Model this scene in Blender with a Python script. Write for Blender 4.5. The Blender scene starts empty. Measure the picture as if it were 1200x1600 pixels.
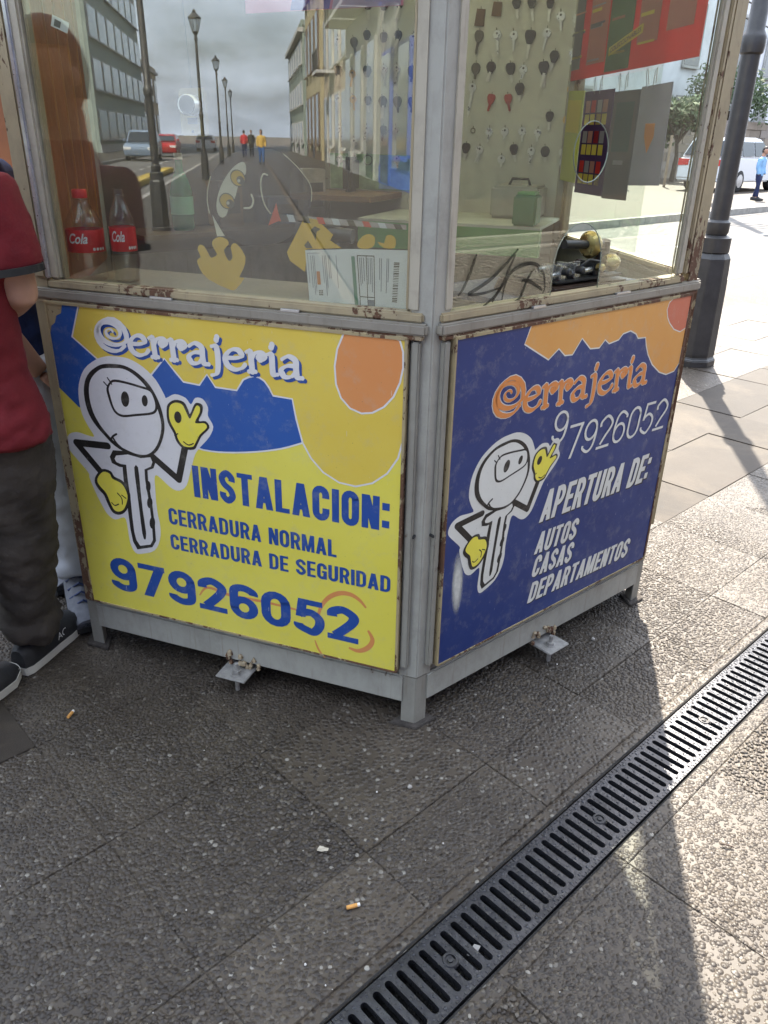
import bpy, bmesh, math, random
import numpy as np
from mathutils import Matrix, Vector
from mathutils.geometry import tessellate_polygon
random.seed(7); RNG = np.random.default_rng(11)
R = math.radians
scn = bpy.context.scene
col = scn.collection

# ------------------------------------------------------------------ camera
CAMH, PITCH, ROLL, FPX = 1.4, R(25.5755), R(1.2547), 1220.0
_F = Vector((0, math.cos(PITCH), -math.sin(PITCH))); _X = Vector((1, 0, 0)); _U = _X.cross(_F)
_X2 = math.cos(ROLL)*_X + math.sin(ROLL)*_U; _U2 = -math.sin(ROLL)*_X + math.cos(ROLL)*_U
cam_data = bpy.data.cameras.new('camera'); cam = bpy.data.objects.new('camera', cam_data); col.objects.link(cam)
m = Matrix.Identity(4)
for i in range(3):
    m[i][0] = _X2[i]; m[i][1] = _U2[i]; m[i][2] = -_F[i]
m[2][3] = CAMH
cam.matrix_world = m
cam_data.sensor_fit = 'VERTICAL'; cam_data.sensor_height = 36.0; cam_data.lens = FPX/1600*36.0
cam_data.clip_start = 0.02; cam_data.clip_end = 1500
scn.camera = cam

# ------------------------------------------------------------------ sky and sun
SUN_AZ, SUN_EL = 79.0, 50.0           # direction towards the sun, from +x counter-clockwise
w_ = bpy.data.worlds.new('World'); scn.world = w_; w_.use_nodes = True
nt = w_.node_tree; nt.nodes.clear()
out = nt.nodes.new('ShaderNodeOutputWorld'); bg = nt.nodes.new('ShaderNodeBackground')
sky = nt.nodes.new('ShaderNodeTexSky'); sky.sky_type = 'NISHITA'; sky.sun_disc = False
sky.sun_elevation = R(SUN_EL); sky.sun_rotation = R(90-SUN_AZ); sky.air_density = 1.2; sky.dust_density = 4.0
tc = nt.nodes.new('ShaderNodeTexCoord'); mp = nt.nodes.new('ShaderNodeMapping'); mp.inputs['Scale'].default_value = (1.6, 1.6, 4.5)
nz = nt.nodes.new('ShaderNodeTexNoise'); nz.inputs['Scale'].default_value = 1.7; nz.inputs['Detail'].default_value = 7; nz.inputs['Roughness'].default_value = 0.55
rp = nt.nodes.new('ShaderNodeValToRGB'); rp.color_ramp.elements[0].position = 0.33; rp.color_ramp.elements[1].position = 0.62
mx = nt.nodes.new('ShaderNodeMix'); mx.data_type = 'RGBA'; mx.inputs['B'].default_value = (11.6, 13.0, 15.4, 1)
nt.links.new(tc.outputs['Generated'], mp.inputs['Vector']); nt.links.new(mp.outputs['Vector'], nz.inputs['Vector'])
nt.links.new(nz.outputs['Fac'], rp.inputs['Fac']); nt.links.new(rp.outputs['Color'], mx.inputs['Factor'])
nt.links.new(sky.outputs['Color'], mx.inputs['A']); nt.links.new(mx.outputs['Result'], bg.inputs['Color'])
bg.inputs['Strength'].default_value = 0.092
nt.links.new(bg.outputs['Background'], out.inputs['Surface'])
sl = bpy.data.lights.new('sun', 'SUN'); sl.energy = 5.0; sl.angle = R(0.55); sl.color = (1.0, 0.91, 0.78)
so = bpy.data.objects.new('sun', sl); col.objects.link(so)
sd = Vector((math.cos(R(SUN_AZ))*math.cos(R(SUN_EL)), math.sin(R(SUN_AZ))*math.cos(R(SUN_EL)), math.sin(R(SUN_EL))))
so.rotation_euler = sd.to_track_quat('Z', 'Y').to_euler(); so.location = sd*30
scn.view_settings.view_transform = 'Standard'; scn.view_settings.look = 'None'
scn.view_settings.exposure = 1.92; scn.view_settings.gamma = 1.0; scn.view_settings.use_curve_mapping = False
scn.cycles.use_denoising = True; scn.cycles.max_bounces = 10; scn.cycles.transparent_max_bounces = 24
scn.cycles.caustics_reflective = False; scn.cycles.caustics_refractive = False
scn.cycles.sample_clamp_indirect = 6

# ------------------------------------------------------------------ frames of the place
SU = Vector((math.cos(R(43.7)), math.sin(R(43.7)), 0)); SW = Vector((-SU.y, SU.x, 0))      # along and across the street
def ST(s, t, z=0.0): return SU*s + SW*t + Vector((0, 0, z))
C0 = Vector((0.0937, 1.6123, 0)); PHI = 2.8021; SIDE = 1.03
V = [C0.copy()]
for k in range(5):
    a = PHI - k*R(60); V.append(V[-1] + Vector((math.cos(a), math.sin(a), 0))*SIDE)
KC = sum(V, Vector())/6.0
class Face:                                   # a side of the hexagon: u along it, z up, d outwards
    def __init__(s, A, B):
        s.A = A.copy(); s.D = (B-A).normalized(); n = Vector((s.D.y, -s.D.x, 0))
        s.N = n if n.dot((A+B)/2-KC) > 0 else -n
    def p(s, u, z, d=0.0): return s.A + s.D*u + s.N*d + Vector((0, 0, z))
FL = Face(V[0], V[1]); FR = Face(V[0], V[5]); F12 = Face(V[1], V[2]); F23 = Face(V[2], V[3]); F34 = Face(V[3], V[4]); F45 = Face(V[4], V[5])
class PanelFrame:                             # x right, y up, d out of a sign
    def __init__(s, face, u0, z0, sgn, d): s.f, s.u0, s.z0, s.sgn, s.d = face, u0, z0, sgn, d
    def p(s, x, y, d=0.0): return s.f.p(s.u0 + s.sgn*x, s.z0 + y, s.d + (d*.2 if d > 0 else d))
PL = PanelFrame(FL, .980, .177, -1, .0165); PR = PanelFrame(FR, .052, .186, 1, .0165)
GLF = PanelFrame(FL, .980, 0, -1, -.018); GRF = PanelFrame(FR, 0, 0, 1, -.008)

# ------------------------------------------------------------------ materials
MATS = {}
def new_mat(name):
    mt = bpy.data.materials.new(name); mt.use_nodes = True; n = mt.node_tree; n.nodes.clear()
    o = n.nodes.new('ShaderNodeOutputMaterial'); b = n.nodes.new('ShaderNodeBsdfPrincipled'); n.links.new(b.outputs[0], o.inputs[0])
    MATS[name] = mt
    return mt, n, b, o
def rgba(c): return (c[0], c[1], c[2], 1)
def noise(n, scale, detail=4, rough=.55, vec=None, dist=0):
    x = n.nodes.new('ShaderNodeTexNoise'); x.inputs['Scale'].default_value = scale; x.inputs['Detail'].default_value = detail
    x.inputs['Roughness'].default_value = rough; x.inputs['Distortion'].default_value = dist
    if vec is not None: n.links.new(vec, x.inputs['Vector'])
    return x.outputs['Fac']
def geo(n): return n.nodes.new('ShaderNodeNewGeometry').outputs['Position']
def ramp(n, fac, stops):
    r = n.nodes.new('ShaderNodeValToRGB'); e = r.color_ramp.elements
    while len(e) < len(stops): e.new(0.5)
    for i, (p, c) in enumerate(stops):
        e[i].position = p; e[i].color = rgba(c) if isinstance(c, tuple) else (c, c, c, 1)
    n.links.new(fac, r.inputs['Fac']); return r.outputs['Color']
def mixc(n, fac, a, b, mode='MIX'):
    x = n.nodes.new('ShaderNodeMix'); x.data_type = 'RGBA'; x.blend_type = mode
    for k, v in (('Factor', fac), ('A', a), ('B', b)):
        if isinstance(v, (int, float)): x.inputs[k].default_value = v
        elif isinstance(v, tuple): x.inputs[k].default_value = rgba(v)
        else: n.links.new(v, x.inputs[k])
    return x.outputs['Result']
def mth(n, op, a, b=0.0):
    x = n.nodes.new('ShaderNodeMath'); x.operation = op
    for i, v in enumerate((a, b)):
        if isinstance(v, (int, float)): x.inputs[i].default_value = v
        else: n.links.new(v, x.inputs[i])
    return x.outputs[0]
def bump(n, b, h, dist, strength=1.0):
    x = n.nodes.new('ShaderNodeBump'); x.inputs['Distance'].default_value = dist; x.inputs['Strength'].default_value = strength
    n.links.new(h, x.inputs['Height']); n.links.new(x.outputs[0], b.inputs['Normal'])
def plain(name, c, rough=.6, metal=0., var=.12, scale=9., bmp=0., spec=.5, obj_var=0.):
    if name in MATS: return MATS[name]
    mt, n, b, o = new_mat(name); g = geo(n)
    f = noise(n, scale, 6, .6, g)
    cc = mixc(n, ramp(n, f, [(.3, 0.), (.7, 1.)]), tuple(max(0, x*(1-var)) for x in c), tuple(min(1, x*(1+var)) for x in c))
    if obj_var:
        oi = n.nodes.new('ShaderNodeObjectInfo'); hv = n.nodes.new('ShaderNodeHueSaturation')
        n.links.new(mth(n, 'ADD', mth(n, 'MULTIPLY', oi.outputs['Random'], obj_var*2), 1-obj_var), hv.inputs['Value']); n.links.new(cc, hv.inputs['Color']); cc = hv.outputs[0]
    n.links.new(cc, b.inputs['Base Color']); b.inputs['Roughness'].default_value = rough; b.inputs['Metallic'].default_value = metal
    b.inputs['Specular IOR Level'].default_value = spec
    f2 = noise(n, scale*7, 4, .6, g); n.links.new(mth(n, 'ADD', mth(n, 'MULTIPLY', f2, .3), rough-.15), b.inputs['Roughness'])
    if bmp: bump(n, b, f2, bmp)
    return mt
def peeling(name, paint, rough=.45, amount=.5, rust=(.11, .055, .03), dirt=(.10, .085, .07)):
    """old painted steel: chips down to rust, grime streaks"""
    if name in MATS: return MATS[name]
    mt, n, b, o = new_mat(name); g = geo(n)
    mp = n.nodes.new('ShaderNodeMapping'); mp.inputs['Scale'].default_value = (1, 1, .55); n.links.new(g, mp.inputs['Vector'])
    big = noise(n, 6, 3, .5, mp.outputs[0]); fine = noise(n, 55, 6, .7, mp.outputs[0])
    chip = mth(n, 'ADD', mth(n, 'MULTIPLY', big, .55), mth(n, 'MULTIPLY', fine, .45))
    th = .72-.16*amount
    cm = ramp(n, chip, [(th, 0.), (th+.012, 1.)])
    grime = ramp(n, noise(n, 14, 8, .7, mp.outputs[0]), [(.46, 0.), (.85, .55)])
    mps = n.nodes.new('ShaderNodeMapping'); mps.inputs['Scale'].default_value = (1, 1, .05); n.links.new(g, mps.inputs['Vector'])
    drip = ramp(n, noise(n, 70, 4, .6, mps.outputs[0]), [(.60, 0.), (.74, .55)]); smud = ramp(n, noise(n, 9, 8, .75, g), [(.52, 0.), (.70, .5)])
    c1 = mixc(n, smud, mixc(n, drip, mixc(n, grime, paint, dirt), (.16, .12, .085)), tuple(x*.62 for x in paint))
    rc = mixc(n, noise(n, 90, 5, .7, g), tuple(x*.35 for x in rust), tuple(x*1.7 for x in rust))
    n.links.new(mixc(n, cm, c1, rc), b.inputs['Base Color'])
    n.links.new(mth(n, 'ADD', mth(n, 'MULTIPLY', cm, .35), rough), b.inputs['Roughness'])
    h = mth(n, 'SUBTRACT', mth(n, 'MULTIPLY', noise(n, 130, 4, .6, g), .35), cm)
    bump(n, b, h, .0011)
    return mt
def vinyl(name, c, c2=None, worn=.0):
    """printed sign vinyl: faded, dusty, finely scratched"""
    if name in MATS: return MATS[name]
    mt, n, b, o = new_mat(name); g = geo(n)
    base = mixc(n, ramp(n, noise(n, 3.5, 5, .6, g), [(.35, 0.), (.7, 1.)]), c, c2 or tuple(min(1, x*1.12+.01) for x in c))
    dust = ramp(n, noise(n, 24, 9, .75, g), [(.52, 0.), (.80, .34)])
    base = mixc(n, dust, base, (.42, .40, .34))
    mp = n.nodes.new('ShaderNodeMapping'); mp.inputs['Scale'].default_value = (9, 9, 1.2); mp.inputs['Rotation'].default_value = (.5, .9, .3); n.links.new(g, mp.inputs['Vector'])
    sc = ramp(n, noise(n, 30, 3, .5, mp.outputs[0]), [(.735, 0.), (.75, .6)])
    base = mixc(n, sc, base, (.62, .61, .55))
    sp = ramp(n, noise(n, 210, 2, .5, g), [(.74, 0.), (.76, .55)])
    base = mixc(n, sp, base, (.12, .10, .07))
    n.links.new(base, b.inputs['Base Color']); n.links.new(mth(n, 'ADD', mth(n, 'MULTIPLY', noise(n, 40, 5, .6, g), .25), .27), b.inputs['Roughness'])
    bump(n, b, noise(n, 5, 2, .5, g), .004, .35)
    return mt
def emit_free_glass(name, tint=(.93, .96, .94), dust=.05, dust_col=(.55, .55, .5), f0=.045, streak=True):
    if name in MATS: return MATS[name]
    mt, n, b, o = new_mat(name); n.nodes.remove(b)
    gi = n.nodes.new('ShaderNodeNewGeometry'); vd = n.nodes.new('ShaderNodeVectorMath'); vd.operation = 'DOT_PRODUCT'
    n.links.new(gi.outputs['Incoming'], vd.inputs[0]); n.links.new(gi.outputs['Normal'], vd.inputs[1])
    om = mth(n, 'SUBTRACT', 1.0, mth(n, 'ABSOLUTE', vd.outputs['Value']))
    fr = mth(n, 'ADD', mth(n, 'MULTIPLY', mth(n, 'POWER', om, 5.0), 1-f0), f0)
    tr = n.nodes.new('ShaderNodeBsdfTransparent'); tr.inputs[0].default_value = rgba(tint)
    gl = n.nodes.new('ShaderNodeBsdfGlossy'); gl.inputs['Roughness'].default_value = 0.004; gl.inputs['Color'].default_value = (1, 1, 1, 1)
    m1 = n.nodes.new('ShaderNodeMixShader'); n.links.new(fr, m1.inputs[0]); n.links.new(tr.outputs[0], m1.inputs[1]); n.links.new(gl.outputs[0], m1.inputs[2])
    di = n.nodes.new('ShaderNodeBsdfDiffuse'); di.inputs[0].default_value = rgba(dust_col)
    tl = n.nodes.new('ShaderNodeBsdfTranslucent'); tl.inputs[0].default_value = rgba(dust_col)
    m2 = n.nodes.new('ShaderNodeMixShader'); m2.inputs[0].default_value = .5; n.links.new(di.outputs[0], m2.inputs[1]); n.links.new(tl.outputs[0], m2.inputs[2])
    g = gi.outputs['Position']
    mp = n.nodes.new('ShaderNodeMapping'); mp.inputs['Scale'].default_value = (1, 1, .45); n.links.new(g, mp.inputs['Vector'])
    a = ramp(n, noise(n, 7, 8, .7, mp.outputs[0]), [(.35, .35), (.75, 1.)])
    s = ramp(n, noise(n, 520, 2, .5, g), [(.73, 0.), (.80, 1.)])
    df = mth(n, 'ADD', mth(n, 'MULTIPLY', a, dust), mth(n, 'MULTIPLY', s, min(.5, dust*2.5)))
    m3 = n.nodes.new('ShaderNodeMixShader'); n.links.new(df, m3.inputs[0]); n.links.new(m1.outputs[0], m3.inputs[1]); n.links.new(m2.outputs[0], m3.inputs[2])
    n.links.new(m3.outputs[0], o.inputs[0])
    return mt
def paper_mat(name, c, trans=.45, rough=.7, var=.1):
    if name in MATS: return MATS[name]
    mt, n, b, o = new_mat(name); g = geo(n)
    cc = mixc(n, noise(n, 14, 5, .6, g), tuple(x*(1-var) for x in c), tuple(min(1, x*(1+var)) for x in c)); n.links.new(cc, b.inputs['Base Color']); b.inputs['Roughness'].default_value = rough
    t = n.nodes.new('ShaderNodeBsdfTranslucent'); n.links.new(cc, t.inputs[0])
    mxs = n.nodes.new('ShaderNodeMixShader'); mxs.inputs[0].default_value = trans
    n.links.new(b.outputs[0], mxs.inputs[1]); n.links.new(t.outputs[0], mxs.inputs[2]); n.links.new(mxs.outputs[0], o.inputs[0])
    return mt

# ------------------------------------------------------------------ mesh helpers
class MB:
    def __init__(s): s.v = []; s.f = []
    def add(s, vs, fs):
        k = len(s.v); s.v += [tuple(x) for x in vs]; s.f += [tuple(i+k for i in f) for f in fs]; return s
    def box8(s, P): return s.add(P, [(0,3,2,1),(4,5,6,7),(0,1,5,4),(1,2,6,5),(2,3,7,6),(3,0,4,7)])
    def fbox(s, F, u0, u1, z0, z1, d0, d1):
        return s.box8([F.p(u0,z0,d0),F.p(u1,z0,d0),F.p(u1,z0,d1),F.p(u0,z0,d1),F.p(u0,z1,d0),F.p(u1,z1,d0),F.p(u1,z1,d1),F.p(u0,z1,d1)])
    def box(s, a, b, M=None):
        P = [(a[0],a[1],a[2]),(b[0],a[1],a[2]),(b[0],b[1],a[2]),(a[0],b[1],a[2]),(a[0],a[1],b[2]),(b[0],a[1],b[2]),(b[0],b[1],b[2]),(a[0],b[1],b[2])]
        return s.box8([(M @ Vector(p)) if M else Vector(p) for p in P])
    def poly(s, pts3):
        pts3 = [Vector(p) for p in pts3]; return s.add(pts3, [tuple(t) for t in tessellate_polygon([pts3])])
    def prism(s, pts_a, pts_b, holes=None):          # matching outlines -> closed solid
        n = len(pts_a); A = [Vector(p) for p in pts_a]; B = [Vector(p) for p in pts_b]
        T = tessellate_polygon([A]); k = len(s.v); s.v += [tuple(x) for x in A+B]
        s.f += [(a+k, b+k, c+k) for a, b, c in T] + [(c+k+n, b+k+n, a+k+n) for a, b, c in T]
        s.f += [(i+k, (i+1) % n+k, (i+1) % n+n+k, i+n+k) for i in range(n)]; return s
    def ring(s, c, ax, r, n=12, ph=0):
        ax = ax.normalized(); x = ax.orthogonal().normalized(); y = ax.cross(x)
        if abs(ax.z) > .99: x = Vector((1,0,0)); y = ax.cross(x)
        return [c + (x*math.cos(2*math.pi*(i+.0)/n+ph) + y*math.sin(2*math.pi*i/n+ph))*r for i in range(n)]
    def lathe(s, base, axis, prof, n=16, cap=True, ph=0):   # prof: (height, radius)
        k = len(s.v); rings = 0
        for h, r in prof: s.v += [tuple(p) for p in s.ring(base+axis*h, axis, max(r, 1e-4), n, ph)]; rings += 1
        for j in range(rings-1):
            for i in range(n): s.f.append((k+j*n+i, k+j*n+(i+1) % n, k+(j+1)*n+(i+1) % n, k+(j+1)*n+i))
        if cap: s.f.append(tuple(k+i for i in range(n))[::-1]); s.f.append(tuple(k+(rings-1)*n+i for i in range(n)))
        return s
    def tube(s, pts, r, n=8):
        pts = [Vector(p) for p in pts]; k = len(s.v); N = len(pts); rr = r if isinstance(r, (list, tuple)) else [r]*N
        x = None
        for i, p in enumerate(pts):
            t = (pts[min(i+1, N-1)]-pts[max(i-1, 0)]).normalized()
            x = t.orthogonal().normalized() if x is None else (x - t*x.dot(t)).normalized()
            y = t.cross(x); s.v += [tuple(p+(x*math.cos(2*math.pi*j/n)+y*math.sin(2*math.pi*j/n))*rr[i]) for j in range(n)]
        for i in range(N-1):
            for j in range(n): s.f.append((k+i*n+j, k+i*n+(j+1) % n, k+(i+1)*n+(j+1) % n, k+(i+1)*n+j))
        s.f.append(tuple(k+j for j in range(n))[::-1]); s.f.append(tuple(k+(N-1)*n+j for j in range(n))); return s
    def ribbon(s, pts, wd, fn, closed=False):        # 2-D stroke, fn(x,y)->3-D
        N = len(pts); k = len(s.v); ww = wd if isinstance(wd, (list, tuple)) else [wd]*N
        for i in range(N):
            a = pts[max(i-1, 0)]; b = pts[min(i+1, N-1)]; dx, dy = b[0]-a[0], b[1]-a[1]; l = math.hypot(dx, dy) or 1
            ox, oy = -dy/l*ww[i]/2, dx/l*ww[i]/2
            s.v += [tuple(fn(pts[i][0]+ox, pts[i][1]+oy)), tuple(fn(pts[i][0]-ox, pts[i][1]-oy))]
        s.f += [(k+2*i, k+2*i+1, k+2*i+3, k+2*i+2) for i in range(N-1)]; return s
    def build(s, name, mat, parent=None, smooth=False, bevel=0, **props):
        me = bpy.data.meshes.new(name); me.from_pydata(s.v, [], s.f); me.validate()
        bm = bmesh.new(); bm.from_mesh(me)
        bmesh.ops.recalc_face_normals(bm, faces=bm.faces)
        if bevel:
            es = [e for e in bm.edges if len(e.link_faces) == 2 and e.calc_face_angle(0) > .5]
            bmesh.ops.bevel(bm, geom=es, offset=bevel, segments=2, affect='EDGES', clamp_overlap=True)
        bm.to_mesh(me); bm.free()
        if smooth: shade(me, smooth)
        me.materials.append(mat)
        o = bpy.data.objects.new(name, me); col.objects.link(o); attach(o, parent)
        for kk, vv in props.items(): o[kk] = vv
        return o
def shade(me, ang=True):
    me.polygons.foreach_set('use_smooth', [True]*len(me.polygons))
    if ang is not True:
        me.set_sharp_from_angle(angle=R(ang))
ROOT = {}
def thing(name, loc, label, cat, group=None):
    o = bpy.data.objects.new(name, None); col.objects.link(o); o.location = loc; o.empty_display_size = .05
    o['label'] = label; o['category'] = cat
    if group: o['group'] = group
    ROOT[o.name] = Vector(loc); return o
def attach(o, parent):
    if parent is None: return
    o.parent = parent
    base = ROOT.get(parent.name)
    if base is not None: o.matrix_parent_inverse = Matrix.Translation(-base)
def tag(o, label, cat, group=None):
    o['label'] = label; o['category'] = cat
    if group: o['group'] = group
    return o
def smoothpts(pts, n=6):
    P = [pts[0]]+list(pts)+[pts[-1]]; o = []
    for i in range(1, len(P)-2):
        for j in range(n):
            t = j/n; o.append(tuple(.5*((2*b)+(c-a)*t+(2*a-5*b+4*c-d)*t*t+(3*b-a-3*c+d)*t**3) for a, b, c, d in zip(P[i-1], P[i], P[i+1], P[i+2])))
    o.append(tuple(pts[-1])); return o
def smoothloop(pts, n=4):
    N = len(pts); o = []
    for i in range(N):
        a, b, c, d = (pts[(i+k) % N] for k in (-1, 0, 1, 2))
        for j in range(n):
            t = j/n; o.append(tuple(.5*((2*q)+(r-p)*t+(2*p-5*q+4*r-s_)*t*t+(3*q-p-3*r+s_)*t**3) for p, q, r, s_ in zip(a, b, c, d)))
    return o
def text_mesh(txt, bold=0.0, shear=0.0, spacing=1.0):
    cu = bpy.data.curves.new('t', 'FONT'); cu.body = txt; cu.size = 1; cu.offset = bold; cu.shear = shear; cu.resolution_u = 4; cu.fill_mode = 'FRONT'; cu.space_character = spacing
    ob = bpy.data.objects.new('t', cu); col.objects.link(ob); bpy.context.view_layer.update()
    dg = bpy.context.evaluated_depsgraph_get(); me = bpy.data.meshes.new_from_object(ob.evaluated_get(dg))
    vs = [tuple(v.co[:2]) for v in me.vertices]; fs = [tuple(p.vertices) for p in me.polygons]
    bpy.data.objects.remove(ob); bpy.data.curves.remove(cu); bpy.data.meshes.remove(me)
    return vs, fs
def put_text(name, txt, fr, bl, br, h, d, mat, parent, bold=.02, shear=0., spacing=1.0, grow=0.0):
    """text fitted to a baseline bl-br and a height h in the frame fr"""
    vs, fs = text_mesh(txt, bold+grow, shear, spacing); v0, _ = (vs, fs) if not grow else text_mesh(txt, bold, shear, spacing)
    x0 = min(v[0] for v in v0); x1 = max(v[0] for v in v0); y0 = min(v[1] for v in v0); y1 = max(v[1] for v in v0)
    L_ = br[0]-bl[0]; dy = br[1]-bl[1]; P = []
    for x, y in vs:
        fx = (x-x0)/(x1-x0); fy = (y-y0)/(y1-y0); P.append(fr.p(bl[0]+fx*L_, bl[1]+dy*fx+fy*h, d))
    mb = MB(); mb.add(P, fs); return mb.build(name, mat, parent)

# ------------------------------------------------------------------ block capitals and figures for the signs, drawn as strokes
def glyph(ch, W, w, b):
    """returns (width, polygons, ribbons[(points, width)]) in a cell of height 1; w stem, b bar thickness"""
    a = w/2; P = []; Rb = []; rect = lambda x0, y0, x1, y1: P.append([(x0, y0), (x1, y0), (x1, y1), (x0, y1)])
    def arc(cx, cy, rx, ry, t0, t1, n=9): return [(cx+rx*math.cos(R(t)), cy+ry*math.sin(R(t))) for t in np.linspace(t0, t1, n)]
    r = W/2-a; ry = min(.30, r*1.15); c = b/2
    if ch == 'I': rect(0, 0, w, 1); return w, P, Rb
    if ch == ' ': return W*.52, P, Rb
    if ch == ':': rect(0, .10, w, .10+w*1.05); rect(0, .62, w, .62+w*1.05); return w, P, Rb
    if ch == 'N': rect(0, 0, w*.92, 1); rect(W-w*.92, 0, W, 1); P.append([(0, 1), (w*1.1, 1), (W, 0), (W-w*1.1, 0)])
    elif ch == 'M':
        W = W*1.28; rect(0, 0, w*.9, 1); rect(W-w*.9, 0, W, 1); P.append([(0, 1), (w*1.15, 1), (W/2+w*.35, 0), (W/2-w*.35, 0)]); P.append([(W, 1), (W-w*1.15, 1), (W/2-w*.35, 0), (W/2+w*.35, 0)])
    elif ch == 'A':
        W = W*1.08; P.append([(0, 0), (w*1.02, 0), (W/2+w*.42, 1), (W/2-w*.55, 1)]); P.append([(W, 0), (W-w*1.02, 0), (W/2-w*.42, 1), (W/2+w*.55, 1)]); rect(W*.2, .20, W*.8, .20+b)
    elif ch == 'L': W = W*.86; rect(0, 0, w, 1); rect(w*.5, 0, W, b)
    elif ch == 'T': W = W*.95; rect(W/2-a, 0, W/2+a, 1); rect(0, 1-b, W, 1)
    elif ch == 'E': W = W*.88; rect(0, 0, w, 1); rect(w*.5, 0, W, b); rect(w*.5, 1-b, W, 1); rect(w*.5, .5-b/2, W*.93, .5+b/2)
    elif ch in 'O0':
        p = arc(W/2, 1-c-ry, r, ry, 0, 180)+arc(W/2, c+ry, r, ry, 180, 360); Rb.append((p+[p[0], p[1]], w))
    elif ch in 'CG':
        p = [(W-a, .66)]+arc(W/2, 1-c-ry, r, ry, 0, 180)+arc(W/2, c+ry, r, ry, 180, 360)+[(W-a, .36)]; Rb.append((p, w))
        if ch == 'G': rect(W*.52, .40, W, .40+b*.95); rect(W-w*.85, .0, W, .42)
    elif ch == 'U': Rb.append(([(a, 1)]+arc(W/2, c+ry, r, ry, 180, 360)+[(W-a, 1)], w))
    elif ch == 'D': rect(0, 0, w, 1); Rb.append(([(a, 1-c), (W*.45, 1-c)]+arc(W*.45, 1-c-ry, W-a-W*.45, ry, 90, 0)+arc(W*.45, c+ry, W-a-W*.45, ry, 0, -90)+[(a, c)], (w+b)/2))
    elif ch in 'PR':
        rect(0, 0, w, 1); rr = .27; Rb.append(([(a, 1-c), (W*.45, 1-c)]+arc(W*.45, 1-c-rr+c/2, W-a-W*.45, rr-c/2, 90, -90, 13)+[(a, 1-c-2*rr+c)], (w+b)/2))
        if ch == 'R': P.append([(W*.42, .44), (W*.42+w*.95, .47), (W*1.02, 0), (W*1.02-w*1.08, 0)])
    elif ch == 'S':
        p = smoothpts([(W-a, .68), (W-a*1.02, .80), (W*.5, 1-c), (a, .80), (a*1.1, .66), (W*.36, .555), (W*.64, .445), (W-a*1.1, .33), (W-a, .20), (W*.5, c), (a, .20), (a, .32)], 4); Rb.append((p, w*.97))
    elif ch == '7': rect(0, 1-b, W, 1); P.append([(W-w*1.15, 1-b*.5), (W, 1-b*.5), (W*.48, 0), (W*.48-w*1.12, 0)])
    elif ch in '69':
        f = (lambda x, y: (x, y)) if ch == '9' else (lambda x, y: (W-x, 1-y))
        p = arc(W/2, .68, r, .32-c, 0, 360, 20); Rb.append(([f(*q) for q in p+[p[1]]], w*.96))
        Rb.append(([f(*q) for q in smoothpts([(W-a, .70), (W-a*1.0, .46), (W*.80, .16), (W*.48, c), (a*1.05, .17), (a*.9, .26)], 5)], w*.96))
    elif ch == '2':
        Rb.append((smoothpts([(a, .68), (a*1.1, .82), (W*.5, 1-c), (W-a, .78), (W-a*1.2, .60), (W*.55, .36), (W*.26, .13)], 5), w)); rect(0, 0, W, b)
    elif ch == '5':
        rect(W*.16, 1-b, W*.95, 1); P.append([(W*.16, 1), (W*.16+w*.9, 1), (W*.10+w*.9, .46), (W*.06, .46)])
        Rb.append((smoothpts([(W*.16, .52), (W*.34, .60), (W*.6, .625), (W-a, .48), (W-a, .26), (W*.66, .06), (W*.45, c), (a*1.05, .17), (a*.9, .26)], 5), w*.96))
    return W, P, Rb
def block_text(name, txt, fr, bl, br, h, d, mat, parent, W=.50, w=.17, b=.145, gap=.085, shear=0.0, grow=0.0):
    cells = [glyph(c, W, w, b) for c in txt]; tot = sum(c[0] for c in cells)+gap*(len(txt)-1)
    sx = (br[0]-bl[0]-shear*h*.0)/(tot+shear); dy = br[1]-bl[1]; x = 0; mb = MB(); q = 0
    for cw, P, Rb in cells:
        def f(px, py, z): X = x+px+shear*py; return fr.p(bl[0]+X*sx, bl[1]+dy*X/tot+py*h, z)
        for poly in P:
            if grow:
                cx = sum(p[0] for p in poly)/len(poly); cy = sum(p[1] for p in poly)/len(poly); poly = [(p[0]+grow*(1 if p[0] > cx else -1), p[1]+grow*(1 if p[1] > cy else -1)) for p in poly]
            mb.poly([f(p[0], p[1], d+q*.00004) for p in poly]); q += 1
        for pts, wd in Rb: mb.ribbon(pts, wd+2*grow, lambda px, py, z=d+q*.00004: f(px, py, z)); q += 1
        x += cw+gap
    return mb.build(name, mat, parent)

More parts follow.
